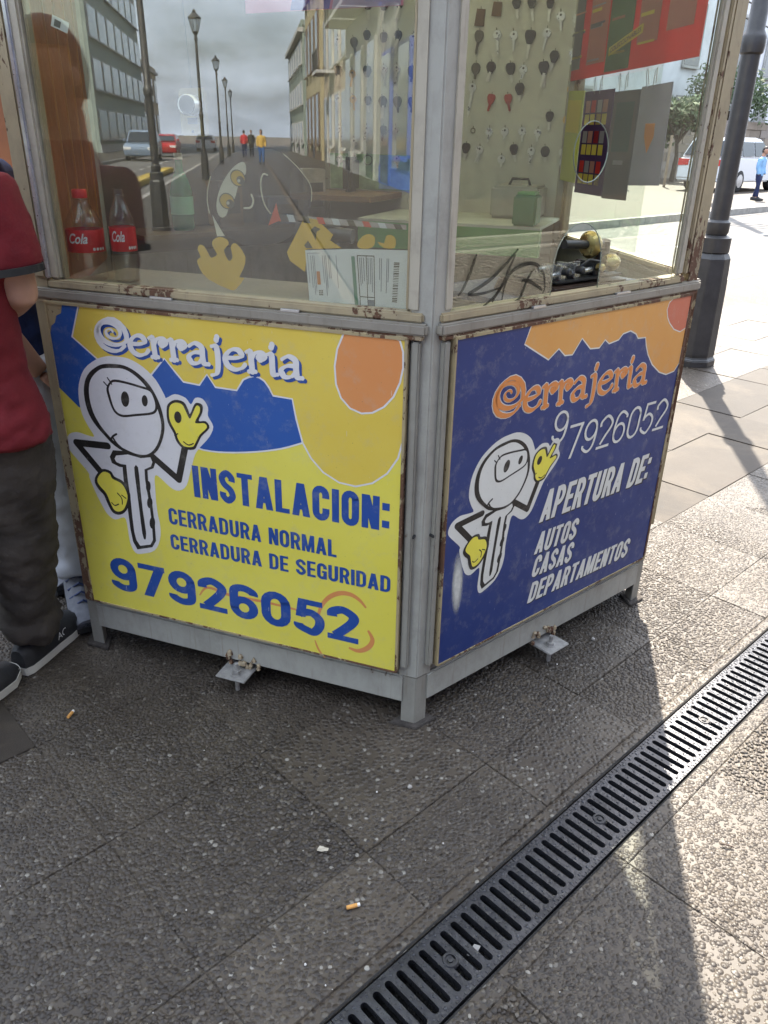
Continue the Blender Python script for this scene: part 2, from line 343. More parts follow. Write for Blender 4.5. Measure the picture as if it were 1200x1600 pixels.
# ---- flat artwork of the signs and stickers, tenths of a millimetre
EMB={'halo':[(1850,7341),(2248,7331),(2650,7166),(2976,6889),(3175,6543),(3226,6469),(3480,6596),(3771,6537),(3904,6395),(4039,6570),(4243,6570),(4371,6375),(4352,6160),(4476,5909),(4333,5617),(4068,5330),(3896,5108),(3732,4684),(3560,4219),(3321,4031),(3073,4078),(2722,4346),(2617,4269),(2598,3968),(2578,3600),(2585,3232),(2618,2863),(2557,2470),(2344,2104),(1947,1925),(1705,1908),(1575,2211),(1556,2789),(1475,2934),(1184,2816),(961,2934),(825,3165),(677,3516),(541,3928),(533,4081),(217,4427),(-8,4694),(-24,4901),(102,5097),(357,5192),(686,5151),(899,5152),(761,5394),(620,5719),(591,6112),(663,6510),(898,6919),(1297,7203),(1629,7318)],
'head_o':[(1758,7147),(2098,7147),(2420,7036),(2724,6807),(2929,6512),(3055,6151),(3095,5773),(3011,5427),(2810,5057),(2530,4842),(2265,4772),(1886,4831),(1517,4980),(1229,5229),(951,5535),(809,5858),(779,6247),(859,6588),(1047,6855),(1334,7048),(1535,7117)],
'head_i':[(1773,7043),(2054,7058),(2319,6972),(2624,6742),(2829,6446),(2952,6110),(3002,5760),(2916,5413),(2740,5104),(2507,4908),(2244,4856),(1961,4901),(1622,5025),(1363,5248),(1143,5504),(987,5825),(936,6211),(994,6549),(1150,6785),(1383,6962),(1582,7022)],
'gog_o':[(1621,6678),(1792,6762),(2162,6741),(2525,6688),(2823,6633),(2946,6407),(2950,6192),(2871,6045),(2675,5964),(2291,5885),(1900,5805),(1685,5861),(1581,6014),(1514,6283),(1498,6500)],
'gog_i':[(1660,6639),(1794,6698),(2154,6681),(2517,6628),(2779,6574),(2875,6377),(2883,6194),(2821,6088),(2658,6022),(2299,5947),(1922,5870),(1738,5912),(1643,6045),(1588,6303),(1568,6498)],
'eye_a':[(2144,6317),(2135,6246),(2112,6181),(2078,6129),(2037,6096),(1994,6087),(1955,6102),(1924,6141),(1904,6198),(1899,6266),(1909,6336),(1932,6401),(1967,6453),(2007,6485),(2050,6494),(2089,6478),(2120,6440),(2139,6384)],
'eye_b':[(2686,6339),(2680,6288),(2664,6241),(2640,6203),(2611,6179),(2580,6173),(2552,6184),(2529,6212),(2514,6252),(2510,6301),(2516,6353),(2532,6400),(2557,6437),(2586,6460),(2616,6467),(2645,6456),(2667,6428),(2682,6388)],
'shaft_o':[(1431,4850),(1302,4654),(1341,4481),(1561,4409),(1661,4413),(1640,4049),(1653,3684),(1648,3186),(1647,2614),(1681,2232),(1790,2024),(2288,2191),(2430,2413),(2452,2958),(2449,3455),(2430,3818),(2411,4176),(2427,4446),(2618,4535),(2705,4724),(2663,4891),(2277,4861),(1894,4891)],
'shaft_i':[(1509,4715),(1448,4617),(1488,4534),(1627,4497),(1786,4504),(1776,4071),(1785,3584),(1768,3082),(1763,2572),(1796,2320),(1897,2158),(2237,2265),(2338,2427),(2363,2941),(2361,3439),(2336,3802),(2319,4161),(2339,4461),(2547,4577),(2608,4709),(2560,4829),(2263,4760),(1882,4801)],
'groove':[(2029,4471),(2149,4490),(2140,3950),(2128,3273),(2143,2581),(2075,2375),(2019,2557),(2019,3254),(2019,3930)],
'tooth_a':[(2467,4006),(2456,3950),(2437,3900),(2413,3860),(2386,3837),(2361,3833),(2339,3848),(2324,3881),(2318,3927),(2321,3981),(2332,4036),(2351,4087),(2376,4125),(2402,4148),(2427,4152),(2448,4137),(2463,4105),(2470,4059)],
'tooth_b':[(2467,3544),(2454,3487),(2433,3435),(2405,3394),(2374,3370),(2343,3364),(2317,3379),(2299,3411),(2290,3458),(2292,3513),(2305,3570),(2326,3622),(2354,3662),(2385,3686),(2415,3692),(2441,3677),(2460,3645),(2468,3599)],
'tooth_c':[(2472,2962),(2459,2899),(2437,2841),(2408,2796),(2376,2769),(2346,2763),(2319,2780),(2301,2816),(2293,2867),(2295,2928),(2309,2991),(2331,3048),(2360,3093),(2391,3119),(2422,3125),(2448,3109),(2466,3073),(2474,3022)],
'fist_o':[(763,4026),(1005,4260),(1270,4242),(1362,4106),(1603,4024),(1753,3824),(1788,3554),(1613,3180),(1383,2999),(1146,3019),(1013,3261),(935,3498),(799,3631),(700,3819)],
'fist_i':[(833,4001),(1019,4184),(1218,4167),(1291,4033),(1545,3948),(1666,3773),(1692,3537),(1544,3218),(1376,3093),(1208,3107),(1111,3316),(1027,3564),(888,3714),(794,3847)],
'ok_o':[(3250,6311),(3464,6451),(3712,6429),(3818,6250),(3861,6149),(4006,6413),(4116,6459),(4228,6410),(4199,6220),(4084,6006),(4280,6022),(4367,5867),(4125,5615),(3996,5392),(3878,5235),(3572,5217),(3394,5381),(3337,5585),(3201,5843),(3193,6088)],
'ok_i':[(3313,6282),(3468,6382),(3657,6363),(3747,6198),(3837,6027),(3934,6169),(4055,6377),(4147,6357),(4127,6211),(3979,5960),(4078,5941),(4246,5964),(4295,5857),(4080,5647),(3938,5416),(3842,5302),(3603,5283),(3460,5425),(3408,5617),(3273,5885),(3261,6096)],
'ok_hole':[(3611,6048),(3608,5996),(3592,5946),(3567,5905),(3534,5878),(3497,5868),(3462,5877),(3432,5903),(3411,5943),(3402,5993),(3405,6045),(3421,6095),(3447,6136),(3480,6162),(3516,6172),(3551,6163),(3580,6137),(3601,6097)]}
EMS={'lash_a':([(1677,6630),(1575,6780)],37),
'lash_b':([(1557,6551),(1447,6657)],37),
'mouth':([(1498,5192),(1622,5025),(1892,4873),(2271,4814)],55),
'tick':([(1409,5127),(1492,5237),(1615,5318)],55),
'arm_a':([(1282,4945),(789,4978),(289,4893),(603,4486),(982,4123)],191),
'arm_b':([(2627,4857),(3004,4579),(3342,4342),(3499,4762),(3607,5205)],185),
'fing_a':([(1391,3639),(1506,3504),(1501,3335)],31),
'fing_b':([(1520,3600),(1644,3529)],31),
'fing_c':([(1159,3319),(1251,3253),(1383,3314)],31),
'palm':([(3604,5401),(3737,5337),(3882,5397)],31),
'kn':([(3362,5533),(3460,5591)],31)}
ART={'blue_a':[(-135,7772),(-60,8040),(217,8168),(342,8475),(1037,8503),(676,7703),(1332,7223),(1735,6798),(1248,5746),(551,5893),(-123,6339)],
'blue_b':[(2761,6864),(2871,7008),(3282,7441),(3542,7152),(3753,6928),(4187,6901),(4414,7184),(4618,6901),(5182,6893),(5368,7168),(5510,7244),(5650,7285),(5791,7267),(5917,7197),(6029,7055),(6119,6881),(6603,6865),(6689,6396),(6835,5841),(6283,5616),(5598,5433),(4808,5297),(4146,5264),(3467,5381),(2776,5784),(2593,6091)],
'gold':[(999,8500),(676,7703),(1332,7223),(2068,6943),(2871,7008),(3282,7441),(3542,7152),(3753,6928),(4187,6901),(4414,7184),(4618,6901),(5182,6893),(5368,7168),(5510,7244),(5650,7285),(5791,7267),(5917,7197),(6029,7055),(6119,6881),(6603,6865),(6689,6396),(6835,5841),(7038,5491),(7342,5186),(7745,4993),(8161,4966),(8570,5115),(8921,5410),(9169,5820),(9263,6167),(9357,8090),(9353,8611)],
'sun':[(7867,8482),(7717,8124),(7654,7738),(7681,7341),(7802,7035),(8016,6827),(8290,6745),(8546,6794),(8811,6960),(9026,7217),(9162,7544),(9223,7870),(9212,8210),(9134,8443),(9061,8543)],
'ring':[(7116,924),(7196,1390),(7413,1765),(7728,1987),(8038,2021),(8277,1909),(8449,1726)],
'ring2':[(8508,1077),(8632,819),(8514,554),(8252,386),(7987,416)],
'tail':[(3634,991),(3919,1297),(4593,1212),(5733,1239),(7192,1197)],
'tail2':[(7033,408),(7137,133),(7317,-84)],
'r_orange':[(2591,8467),(2400,8355),(2222,7956),(3159,7454),(3512,7669),(3779,7463),(4074,7441),(4390,7803),(4783,7488),(5161,7457),(5372,7633),(5568,7507),(5971,7552),(6135,7686),(6459,7722),(6734,7608),(6868,7471),(7224,7448),(7322,7208),(7486,6938),(7784,6617),(8211,6336),(8604,6202),(9015,6232),(9307,6450),(9420,6914),(9353,8230),(9324,8397),(5749,8429)],
'r_sun':[(8067,8083),(8164,7871),(8305,7708),(8602,7490),(8946,7379),(9233,7452),(9355,7690),(9363,7981),(9298,8383),(8308,8385),(8122,8277)],
'r_spot':[(764,2151),(756,1821),(723,1539),(667,1342),(597,1255),(520,1290),(448,1440),(388,1687),(349,1996),(333,2330),(343,2648),(378,2915),(431,3100),(499,3183),(572,3155),(643,3019),(703,2787),(745,2486)]}
TXT=[('L','INSTALACION:',(0.3763,0.3941),(0.9002,0.3951),0.0862),
('L','CERRADURA NORMAL',(0.2919,0.3021),(0.7666,0.2992),0.0466),
('L','CERRADURA DE SEGURIDAD',(0.2892,0.2274),(0.9074,0.2312),0.0442),
('L','97926052',(0.0775,0.0590),(0.8251,0.0584),0.1013),
('L','Cerrajeria',(0.1334,0.7423),(0.6831,0.7387),0.0757),
('L','e',(0.2291,0.7630),(0.6832,0.7416),0.0325),
('R','9',(0.3605,0.5207),(0.4283,0.5136),0.0879),
('R','7926052',(0.4258,0.4617),(0.9039,0.4525),0.0943),
('R','APERTURA DE:',(0.3518,0.3006),(0.8691,0.2919),0.0900),
('R','AUTOS',(0.3460,0.2059),(0.5387,0.1991),0.0639),
('R','CASAS',(0.3447,0.1345),(0.5313,0.1267),0.0629),
('R','DEPARTAMENTOS',(0.3407,0.0533),(0.8286,0.0442),0.0624),
('R','Cerrajeria',(0.1267,0.6302),(0.7485,0.6140),0.0774)]
EMB_R=([0.8611, 0.0758, -0.0231],[0.0361, 0.767, 0.0117])
GL={'eyestrip':[(5467,13474),(5341,13478),(5174,13374),(5000,13201),(4843,12970),(4736,12699),(4732,12486),(4818,12381),(4939,12418),(5022,12576),(5177,12774),(5288,13043),(5472,13272)],
'eye_a':[(5441,13253),(5464,13197),(5465,13138),(5445,13084),(5405,13042),(5350,13017),(5287,13011),(5224,13026),(5168,13059),(5126,13108),(5103,13165),(5102,13224),(5123,13277),(5164,13319),(5218,13344),(5281,13350),(5344,13335),(5399,13301)],
'eye_b':[(5144,12805),(5172,12752),(5179,12695),(5163,12640),(5127,12594),(5073,12563),(5010,12550),(4944,12558),(4884,12585),(4837,12628),(4808,12682),(4802,12740),(4818,12795),(4855,12840),(4909,12871),(4972,12883),(5037,12875),(5097,12848)],
'pup_a':[(5424,13175),(5435,13146),(5436,13117),(5425,13090),(5405,13069),(5378,13056),(5347,13053),(5315,13061),(5287,13077),(5266,13102),(5255,13130),(5254,13160),(5265,13186),(5285,13207),(5312,13220),(5343,13223),(5375,13215),(5403,13199)],
'pup_b':[(5151,12707),(5163,12678),(5162,12647),(5150,12619),(5128,12596),(5099,12582),(5065,12578),(5032,12585),(5003,12602),(4981,12626),(4970,12656),(4970,12686),(4983,12715),(5005,12737),(5034,12751),(5068,12755),(5101,12748),(5130,12731)],
'gl_a':[(5345,13131),(5342,13119),(5334,13109),(5324,13101),(5312,13097),(5299,13096),(5287,13100),(5278,13107),(5273,13117),(5271,13128),(5274,13140),(5281,13150),(5292,13158),(5304,13162),(5317,13163),(5328,13159),(5337,13152),(5343,13142)],
'gl_b':[(5054,12682),(5050,12670),(5043,12659),(5033,12651),(5020,12646),(5007,12646),(4995,12649),(4986,12656),(4980,12667),(4978,12678),(4982,12690),(4989,12701),(5000,12709),(5012,12714),(5025,12714),(5037,12711),(5046,12703),(5052,12693)],
'hand':[(4235,11784),(4354,11750),(4481,11534),(4555,11538),(4658,11606),(4552,11782),(4587,11905),(4761,11975),(4926,11932),(4965,11827),(4835,11698),(4939,11481),(5042,11569),(5009,11769),(5087,11862),(5203,11821),(5363,11590),(5299,11342),(5180,11149),(5300,11137),(5090,10893),(4916,10858),(4389,11050),(4185,11266),(4138,11450),(4234,11518),(4175,11678)],
'tail':[(4607,12422),(4883,12002),(4690,11983)],
'E1':[(6790,12468),(7074,12444),(7440,12162),(7373,12044),(7633,11907),(6839,11840),(6781,11364),(6424,11578),(6362,11752)],
'E1h':[(6929,12229),(7044,12026),(7069,12199),(7158,12260),(7028,12310)],
'E1k':[(6774,11914),(6866,12015),(6974,11867),(6817,11858)],
'E2':[(7977,12022),(8104,12172),(8251,12218),(8365,12157),(8350,12007),(8233,11932),(8020,11930)],
'E3':[(8421,12078),(8567,12057),(8606,12200),(8730,12222),(8814,12145),(8798,11977),(8569,11963)],
'paper_a':[(6794,11818),(7913,11905),(8018,10717),(6878,10682)],
'paper_b':[(7913,11905),(9181,11952),(9087,10717),(8018,10717)],
'curve_a':[(6363,13670),(6582,13504),(6771,13331),(6917,13155),(6973,12994),(6960,12792)],
'curve_b':[(4627,13189),(4537,12921),(4507,12689),(4539,12457)],
'curve_c':[(5979,13262),(5877,13274),(5815,13117),(5825,12895),(5890,12672),(6009,12518)],
'disc':[(4542,12497),(4527,12806),(4597,13113),(4784,13381),(5076,13591),(5448,13727),(5851,13772),(6200,13726),(6540,13557),(6792,13332),(6949,13084),(6960,12792),(6856,12490),(6649,12214),(6303,11983),(5885,11861),(5464,11836),(5045,11931),(4728,12152)],
'smile':[(5583,12866),(5622,12755),(5559,12619),(5396,12593)],
'tape':[(5987,12524),(9031,12431),(9034,12341),(5979,12371)],
'tri':[(6155,12728),(6229,12384),(5952,12274)]}
GRAF=[[(1230,11858),(1179,11751),(1060,11481),(881,11186),(749,11057)],
[(2528,11887),(2366,11753),(2122,11568),(1713,11312),(1302,11147),(1059,11055),(1527,11038),(2046,11107)],
[(2453,11776),(2306,11525),(2125,11188),(1887,10944),(1515,10746)],
[(2125,11188),(1929,10970),(1813,10818)],
[(2125,10831),(2178,11124),(2326,11377),(2582,11504),(2947,11550),(3243,11483),(3470,11283),(3567,10996),(3517,10845)],
[(3069,11376),(2909,11178),(2724,10830),(2547,10757)],
[(2742,11193),(2957,11174),(3317,11019),(3482,10911)]]
KEYS=[(0.203,1.883,'k',0.076),(0.273,1.877,'k',0.075),(0.334,1.877,'k2',0.072),(0.078,1.758,'s',0.052),(0.145,1.753,'d',0.065),(0.202,1.776,'k',0.085),(0.271,1.768,'k',0.078),(0.332,1.772,'k2',0.081),(0.392,1.763,'s',0.053),(0.078,1.657,'k2',0.078),(0.141,1.643,'o',0.064),(0.205,1.656,'k',0.077),(0.273,1.658,'s',0.073),(0.328,1.660,'s2',0.073),(0.391,1.655,'d',0.041),(0.081,1.553,'s',0.058),(0.142,1.554,'b',0.058),(0.208,1.550,'k',0.061),(0.270,1.550,'k2',0.083),(0.332,1.551,'d',0.061),(0.395,1.547,'d',0.050),(0.083,1.443,'s',0.083),(0.149,1.399,'s',0.053),(0.204,1.446,'s2',0.059),(0.278,1.446,'d',0.059),(0.329,1.446,'s',0.055),(0.086,1.333,'s',0.046),(0.147,1.340,'s',0.046),(0.210,1.336,'r',0.046),(0.335,1.337,'s',0.049),(0.650,1.835,'t',0.054),(0.711,1.855,'t',0.044),(0.777,1.869,'k',0.072),(0.834,1.867,'k',0.078),(0.903,1.862,'k',0.077),(0.650,1.768,'d',0.082),(0.714,1.767,'s',0.081),(0.777,1.764,'s',0.068),(0.841,1.765,'f',0.096),(0.900,1.770,'s',0.073),(0.644,1.663,'d',0.054),(0.703,1.666,'k2',0.070),(0.774,1.662,'k',0.070),(0.825,1.655,'l',0.046),(0.897,1.665,'w',0.088),(0.635,1.596,'l',0.121),(0.713,1.559,'R',0.062),(0.774,1.559,'R',0.061),(0.712,1.445,'s',0.053),(0.773,1.447,'s',0.049),(0.838,1.448,'s',0.052),(0.900,1.444,'s',0.038),(0.648,1.442,'h',0.021),(0.768,1.350,'s',0.043)]
NROT = R(.97)

# ================================================================== the ground
def paver_mat(name, smooth=False, sheet=False):
    mt, n, b, o = new_mat(name); g = geo(n)
    big = noise(n, 1.3, 5, .6, g); mid = noise(n, 6, 6, .65, g)
    cem = mixc(n, ramp(n, mid, [(.3, 0.), (.72, 1.)]), (.033, .0255, .0185), (.076, .060, .043))
    if smooth:
        cem = mixc(n, ramp(n, mid, [(.3, 0.), (.7, 1.)]), (.036, .030, .0245), (.056, .047, .038))
        grain = noise(n, 260, 4, .7, g); cem = mixc(n, ramp(n, grain, [(.42, 0.), (.70, .7)]), cem, (.022, .019, .016))
        h = grain; bd = .0012
    else:
        vo = n.nodes.new('ShaderNodeTexVoronoi'); vo.feature = 'F1'; vo.inputs['Scale'].default_value = 84; vo.inputs['Randomness'].default_value = .9; n.links.new(g, vo.inputs['Vector'])
        vs = n.nodes.new('ShaderNodeSeparateColor'); n.links.new(vo.outputs['Color'], vs.inputs[0])
        peb = ramp(n, vs.outputs[0], [(0., (.016, .0118, .0088)), (.45, (.030, .0228, .0168)), (.8, (.053, .0425, .0312)), (.95, (.12, .105, .082)), (1., (.26, .245, .21))])
        pm = ramp(n, vo.outputs['Distance'], [(.38, 1.), (.52, 0.)])
        h = ramp(n, vo.outputs['Distance'], [(.0, 1.), (.25, .88), (.45, .45), (.6, 0.)])
        cem = mixc(n, pm, cem, peb); bd = .0028
    oi = n.nodes.new('ShaderNodeObjectInfo'); hv = n.nodes.new('ShaderNodeHueSaturation')
    n.links.new(mth(n, 'ADD', mth(n, 'MULTIPLY', oi.outputs['Random'], .45), .75), hv.inputs['Value']); n.links.new(cem, hv.inputs['Color']); cem = hv.outputs[0]
    # trodden-in dirt
    dm = ramp(n, noise(n, 2.2, 8, .65, g), [(.40, 0.), (.72, .65)])
    cem = mixc(n, dm, cem, (.046, .036, .027))
    cem = mixc(n, ramp(n, noise(n, 1.9, 7, .7, g, .6), [(.50, 0.), (.68, .55)]), cem, (.092, .074, .053))
    # chewing-gum and drip spots
    vg = n.nodes.new('ShaderNodeTexVoronoi'); vg.inputs['Scale'].default_value = 5.5; n.links.new(g, vg.inputs['Vector'])
    cem = mixc(n, ramp(n, vg.outputs['Distance'], [(.045, .7), (.07, 0.)]), cem, (.035, .032, .03))
    if sheet:
        sp = n.nodes.new('ShaderNodeMapping'); sp.vector_type = 'TEXTURE'; sp.inputs['Rotation'].default_value = (0, 0, R(43.7)); n.links.new(g, sp.inputs['Vector'])
        sx = n.nodes.new('ShaderNodeSeparateXYZ'); n.links.new(sp.outputs[0], sx.inputs[0])
        ln = None
        for ax, off in ((0, .02), (1, .09)):
            fr = mth(n, 'ABSOLUTE', mth(n, 'SUBTRACT', mth(n, 'FRACT', mth(n, 'DIVIDE', mth(n, 'SUBTRACT', sx.outputs[ax], off), .4)), .5))
            k = mth(n, 'GREATER_THAN', fr, .488); ln = k if ln is None else mth(n, 'MAXIMUM', ln, k)
        cem = mixc(n, ln, cem, (.060, .048, .036))
    n.links.new(cem, b.inputs['Base Color']); b.inputs['Roughness'].default_value = .62 if smooth else .5; b.inputs['Specular IOR Level'].default_value = .2 if (smooth or sheet) else .4
    bump(n, b, h, bd)
    return mt
M_PAV = paver_mat('exposed_aggregate'); M_SMO = paver_mat('smooth_slab', smooth=True); M_SHEET = paver_mat('paving_sheet', sheet=True)
M_ASPH = plain('asphalt', (.11, .105, .098), .85, var=.3, scale=3, bmp=.004)
M_KERB = plain('kerb_concrete', (.27, .26, .24), .8, var=.2, scale=6, bmp=.003)
M_YEL = plain('yellow_kerb_paint', (.42, .30, .04), .6, var=.25, scale=8)
M_STRIP = plain('mortar', (.060, .048, .035), .85, var=.35, scale=22, bmp=.003)
M_EARTH = plain('earth', (.12, .10, .08), .9, var=.3, scale=.5)

def quad(name, pts, mat, **kw): return MB().add([Vector(p) for p in pts], [(0, 1, 2, 3)]).build(name, mat, **kw)
quad('ground', [(-700,-700,-.16),(700,-700,-.16),(700,700,-.16),(-700,700,-.16)], M_EARTH, kind='structure')
ROADN, ROADF = 4.2, 8.97
pav = MB()
for t0, t1 in ((-7.5, .528), (.672, ROADN-.15)):
    pav.add([ST(-140, t0, -.0036), ST(60, t0, -.0036), ST(60, t1, -.0036), ST(-140, t1, -.0036)], [(0, 1, 2, 3)])
PAVE = pav.build('pavement', M_SHEET, kind='structure')
quad('road', [ST(-140, ROADN-.02, -.13), ST(60, ROADN-.02, -.13), ST(60, ROADF+.02, -.13), ST(-140, ROADF+.02, -.13)], M_ASPH, kind='structure')
kb = MB()
for i in range(-140, 60): kb.box((i+.006, ROADN-.15, -.2), (i+.994, ROADN, .0), Matrix.Rotation(R(43.7), 4, 'Z'))
kb.build('kerb', M_KERB, kind='structure')
kb = MB()
for i in range(-140, 60): kb.box((i+.006, ROADF, -.2), (i+.994, ROADF+.15, .012), Matrix.Rotation(R(43.7), 4, 'Z'))
kb.build('far_kerb', M_KERB, kind='structure')
quad('far_pavement', [ST(-140, ROADF+.15, .0), ST(60, ROADF+.15, .0), ST(60, 60, .0), ST(-140, 60, .0)], M_SHEET, kind='structure')
ln = MB()
for i in range(-45, 20): ln.add([ST(i*3, 6.5, -.126), ST(i*3+1.4, 6.5, -.126), ST(i*3+1.4, 6.62, -.126), ST(i*3, 6.62, -.126)], [(0, 1, 2, 3)])
ln.build('lane_marking', plain('road_paint', (.45, .45, .43), .7), kind='structure')

def in_frame(p, mx=.25):
    v = Vector(p)-Vector((0, 0, CAMH)); z = v.dot(_F)
    if z < .2: return False
    x = v.dot(_X2)/z*FPX/600; y = v.dot(_U2)/z*FPX/800
    return abs(x) < 1+mx and abs(y) < 1+mx
def in_hex(p, shrink=0.0):
    for F in (FL, FR, F12, F23, F34, F45):
        if (Vector((p[0], p[1], 0))-F.A).dot(F.N) > -shrink: return False
    return True
# pavers, one object each; joints follow the drain
tmpl = {}
def paver_mesh(ls, lt, mat):
    k = (round(ls, 3), round(lt, 3), mat.name)
    if k not in tmpl:
        o = MB().box((.0009, .0009, -.03), (ls-.0009, lt-.0009, 0)).build('paver', mat, bevel=.0014)
        tmpl[k] = o.data; bpy.data.objects.remove(o)
    return tmpl[k]
ROT = Matrix.Rotation(R(43.7), 4, 'Z')
pav_cells = []
for i in range(-8, 28):
    for j in range(-2, 9):
        s0 = .02+.4*i; t0 = .09+.4*j; lt = .4; ts = t0
        if j == 1: ts, lt = .7035, .89-.7035            # cut course beside the drain
        c = ST(s0+.2, ts+lt/2)
        if c.length > 8.5 or not in_frame(c): continue
        if in_hex(c, .32): continue
        sm = (1.6 < t0 < 2.0 and (s0 < .3 or s0 > 2.3)) or (1.2 < t0 < 1.6 and s0 > 2.5)
        pav_cells.append((s0, ts, lt, sm))
for i in range(-3, 12):
    if in_frame(ST(.02+.4*i+.2, .505), .6): pav_cells.append((.02+.4*i, .49, .036, False))
for s0, ts, lt, sm in pav_cells:
    o = bpy.data.objects.new('paver', paver_mesh(.4, lt, M_SMO if sm else M_PAV)); col.objects.link(o)
    o.matrix_world = Matrix.Translation(ST(s0, ts, random.uniform(-.0018, .0012))) @ ROT @ Matrix.Rotation(random.uniform(-.004, .004), 4, 'X') @ Matrix.Rotation(random.uniform(-.004, .004), 4, 'Y')
    o.parent = PAVE
MB().box((-1.2, .6745, -.02), (5.5, .7010, -.003), ROT).build('mortar_strip', M_PAV, PAVE, bevel=.003)

# rounded pebbles standing out of the near slabs
def pebbles():
    sp = .0112; N = []
    S, T = np.meshgrid(np.arange(-1.0, 4.4, sp), np.arange(-.8, 3.2, sp*.9)); S = S.ravel(); T = T.ravel()
    S = S + RNG.uniform(-.42, .42, S.size)*sp; T = T + RNG.uniform(-.42, .42, S.size)*sp
    x = SU.x*S+SW.x*T; y = SU.y*S+SW.y*T
    keep = (y < 3.05) & (y > .45)
    fs = np.mod(S-.02, .4); ft = np.mod(T-.09, .4)
    keep &= (fs > .0022) & (fs < .3978)
    gap = (T > .486) & (T < .709); inner = (T > .496) & (T < .521)
    keep &= (~gap | inner) & (((ft > .0022) & (ft < .3978)) | inner) & ~((T > .884) & (T < .896))
    keep &= ~((T > 1.69) & (T < 2.09) & ((S < .42) | (S > 2.42))) & ~((T > 1.29) & (T < 1.69) & (S > 2.42))
    # camera cone with margin
    vx = x*_X2.x+y*_X2.y-CAMH*_X2.z; vz = x*_F.x+y*_F.y-CAMH*_F.z; vy = x*_U2.x+y*_U2.y-CAMH*_U2.z
    keep &= (np.abs(vx/vz) < .49*1.22) & (np.abs(vy/vz) < .656*1.15)
    hexin = np.ones(S.size, bool)
    for F in (FL, FR, F12, F23, F34, F45): hexin &= ((x-F.A.x)*F.N.x+(y-F.A.y)*F.N.y) < -.22
    keep &= ~hexin & (RNG.random(S.size) < .97)
    x, y = x[keep], y[keep]; n = x.size
    ph = lambda a, b, c: np.sin(x*a+c)*np.sin(y*b+c*1.7)
    sunk = .5+.25*ph(3.1, 2.7, .4)+.2*ph(7.3, 6.1, 2.1)+.18*ph(15, 17, 1.1)       # how deep the cement film lies
    near = np.clip(1-(np.abs((x-FL.A.x)*FL.N.x+(y-FL.A.y)*FL.N.y))/.35, 0, 1)
    h = np.clip(.0021*(1.15-sunk*.75-near*.35), .0005, .004)*RNG.uniform(.7, 1.25, n)
    ra = sp*.5*RNG.uniform(.80, 1.25, n); rb = ra*RNG.uniform(.58, .95, n); an = RNG.uniform(0, math.pi, n)
    k = 8; th = np.arange(k)*2*math.pi/k
    bx = np.concatenate([np.cos(th), .74*np.cos(th+.2), [.1]]); by = np.concatenate([np.sin(th), .74*np.sin(th+.2), [.05]]); bz = np.concatenate([np.zeros(k)-.25, np.full(k, .74), [1.]])
    jit = RNG.uniform(.86, 1.14, (n, 2*k+1)); jit[:, :] = jit
    lx = bx[None]*ra[:, None]*jit; ly = by[None]*rb[:, None]*jit
    ca, sa = np.cos(an)[:, None], np.sin(an)[:, None]
    tilt = RNG.uniform(-.18, .18, (n, 1))
    vx = x[:, None]+lx*ca-ly*sa; vy = y[:, None]+lx*sa+ly*ca; vz = bz[None]*h[:, None]+lx*tilt-.0006
    co = np.stack([vx, vy, vz], -1).reshape(-1, 3)
    m_ = 2*k+1; fq = []
    for i in range(k):
        j = (i+1) % k; fq += [(i, j, k+j), (i, k+j, k+i), (k+i, k+j, 2*k)]
    fq = np.array(fq); F = (fq[None]+(np.arange(n)*m_)[:, None, None]).reshape(-1, 3)
    me = bpy.data.meshes.new('pebbles'); me.vertices.add(len(co)); me.vertices.foreach_set('co', co.ravel())
    me.loops.add(F.size); me.loops.foreach_set('vertex_index', F.ravel().astype(np.int32)); me.polygons.add(len(F))
    me.polygons.foreach_set('loop_start', np.arange(0, F.size, 3, dtype=np.int32)); me.update(calc_edges=True)
    me.polygons.foreach_set('use_smooth', np.ones(len(F), bool))
    at = me.attributes.new('rnd', 'FLOAT', 'POINT'); at.data.foreach_set('value', np.repeat(RNG.random(n), m_).astype(np.float32))
    at = me.attributes.new('film', 'FLOAT', 'POINT'); at.data.foreach_set('value', np.clip(np.repeat(sunk+near*.5, m_)-np.tile(bz, n)*.55, 0, 1).astype(np.float32))
    mt, nn, b, o = new_mat('pebble_stone'); g = geo(nn)
    ar = nn.nodes.new('ShaderNodeAttribute'); ar.attribute_name = 'rnd'; af = nn.nodes.new('ShaderNodeAttribute'); af.attribute_name = 'film'
    c = ramp(nn, ar.outputs['Fac'], [(0., (.015, .0106, .0078)), (.4, (.027, .0200, .0146)), (.72, (.043, .0328, .0232)), (.92, (.080, .064, .045)), (.99, (.12, .105, .085)), (1., (.28, .26, .22))])
    c = mixc(nn, mth(nn, 'MULTIPLY', noise(nn, 190, 3, .6, g), .35), c, (.07, .06, .048))
    c = mixc(nn, ramp(nn, af.outputs['Fac'], [(.35, 0.), (.95, .75)]), c, (.044, .0335, .0235))
    dm = ramp(nn, noise(nn, 2.2, 8, .65, g), [(.40, 0.), (.72, .55)]); c = mixc(nn, dm, c, (.042, .031, .022))
    c = mixc(nn, ramp(nn, noise(nn, 1.9, 7, .7, g, .6), [(.52, 0.), (.70, .30)]), c, (.088, .070, .050))
    nn.links.new(c, b.inputs['Base Color']); nn.links.new(mth(nn, 'ADD', mth(nn, 'MULTIPLY', noise(nn, 60, 3, .5, g), .30), .40), b.inputs['Roughness'])
    b.inputs['Specular IOR Level'].default_value = .42
    me.materials.append(mt)
    ob = bpy.data.objects.new('pebble_aggregate', me); col.objects.link(ob); ob.parent = PAVE; ob['kind'] = 'stuff'
    print('pebbles', n)
pebbles()

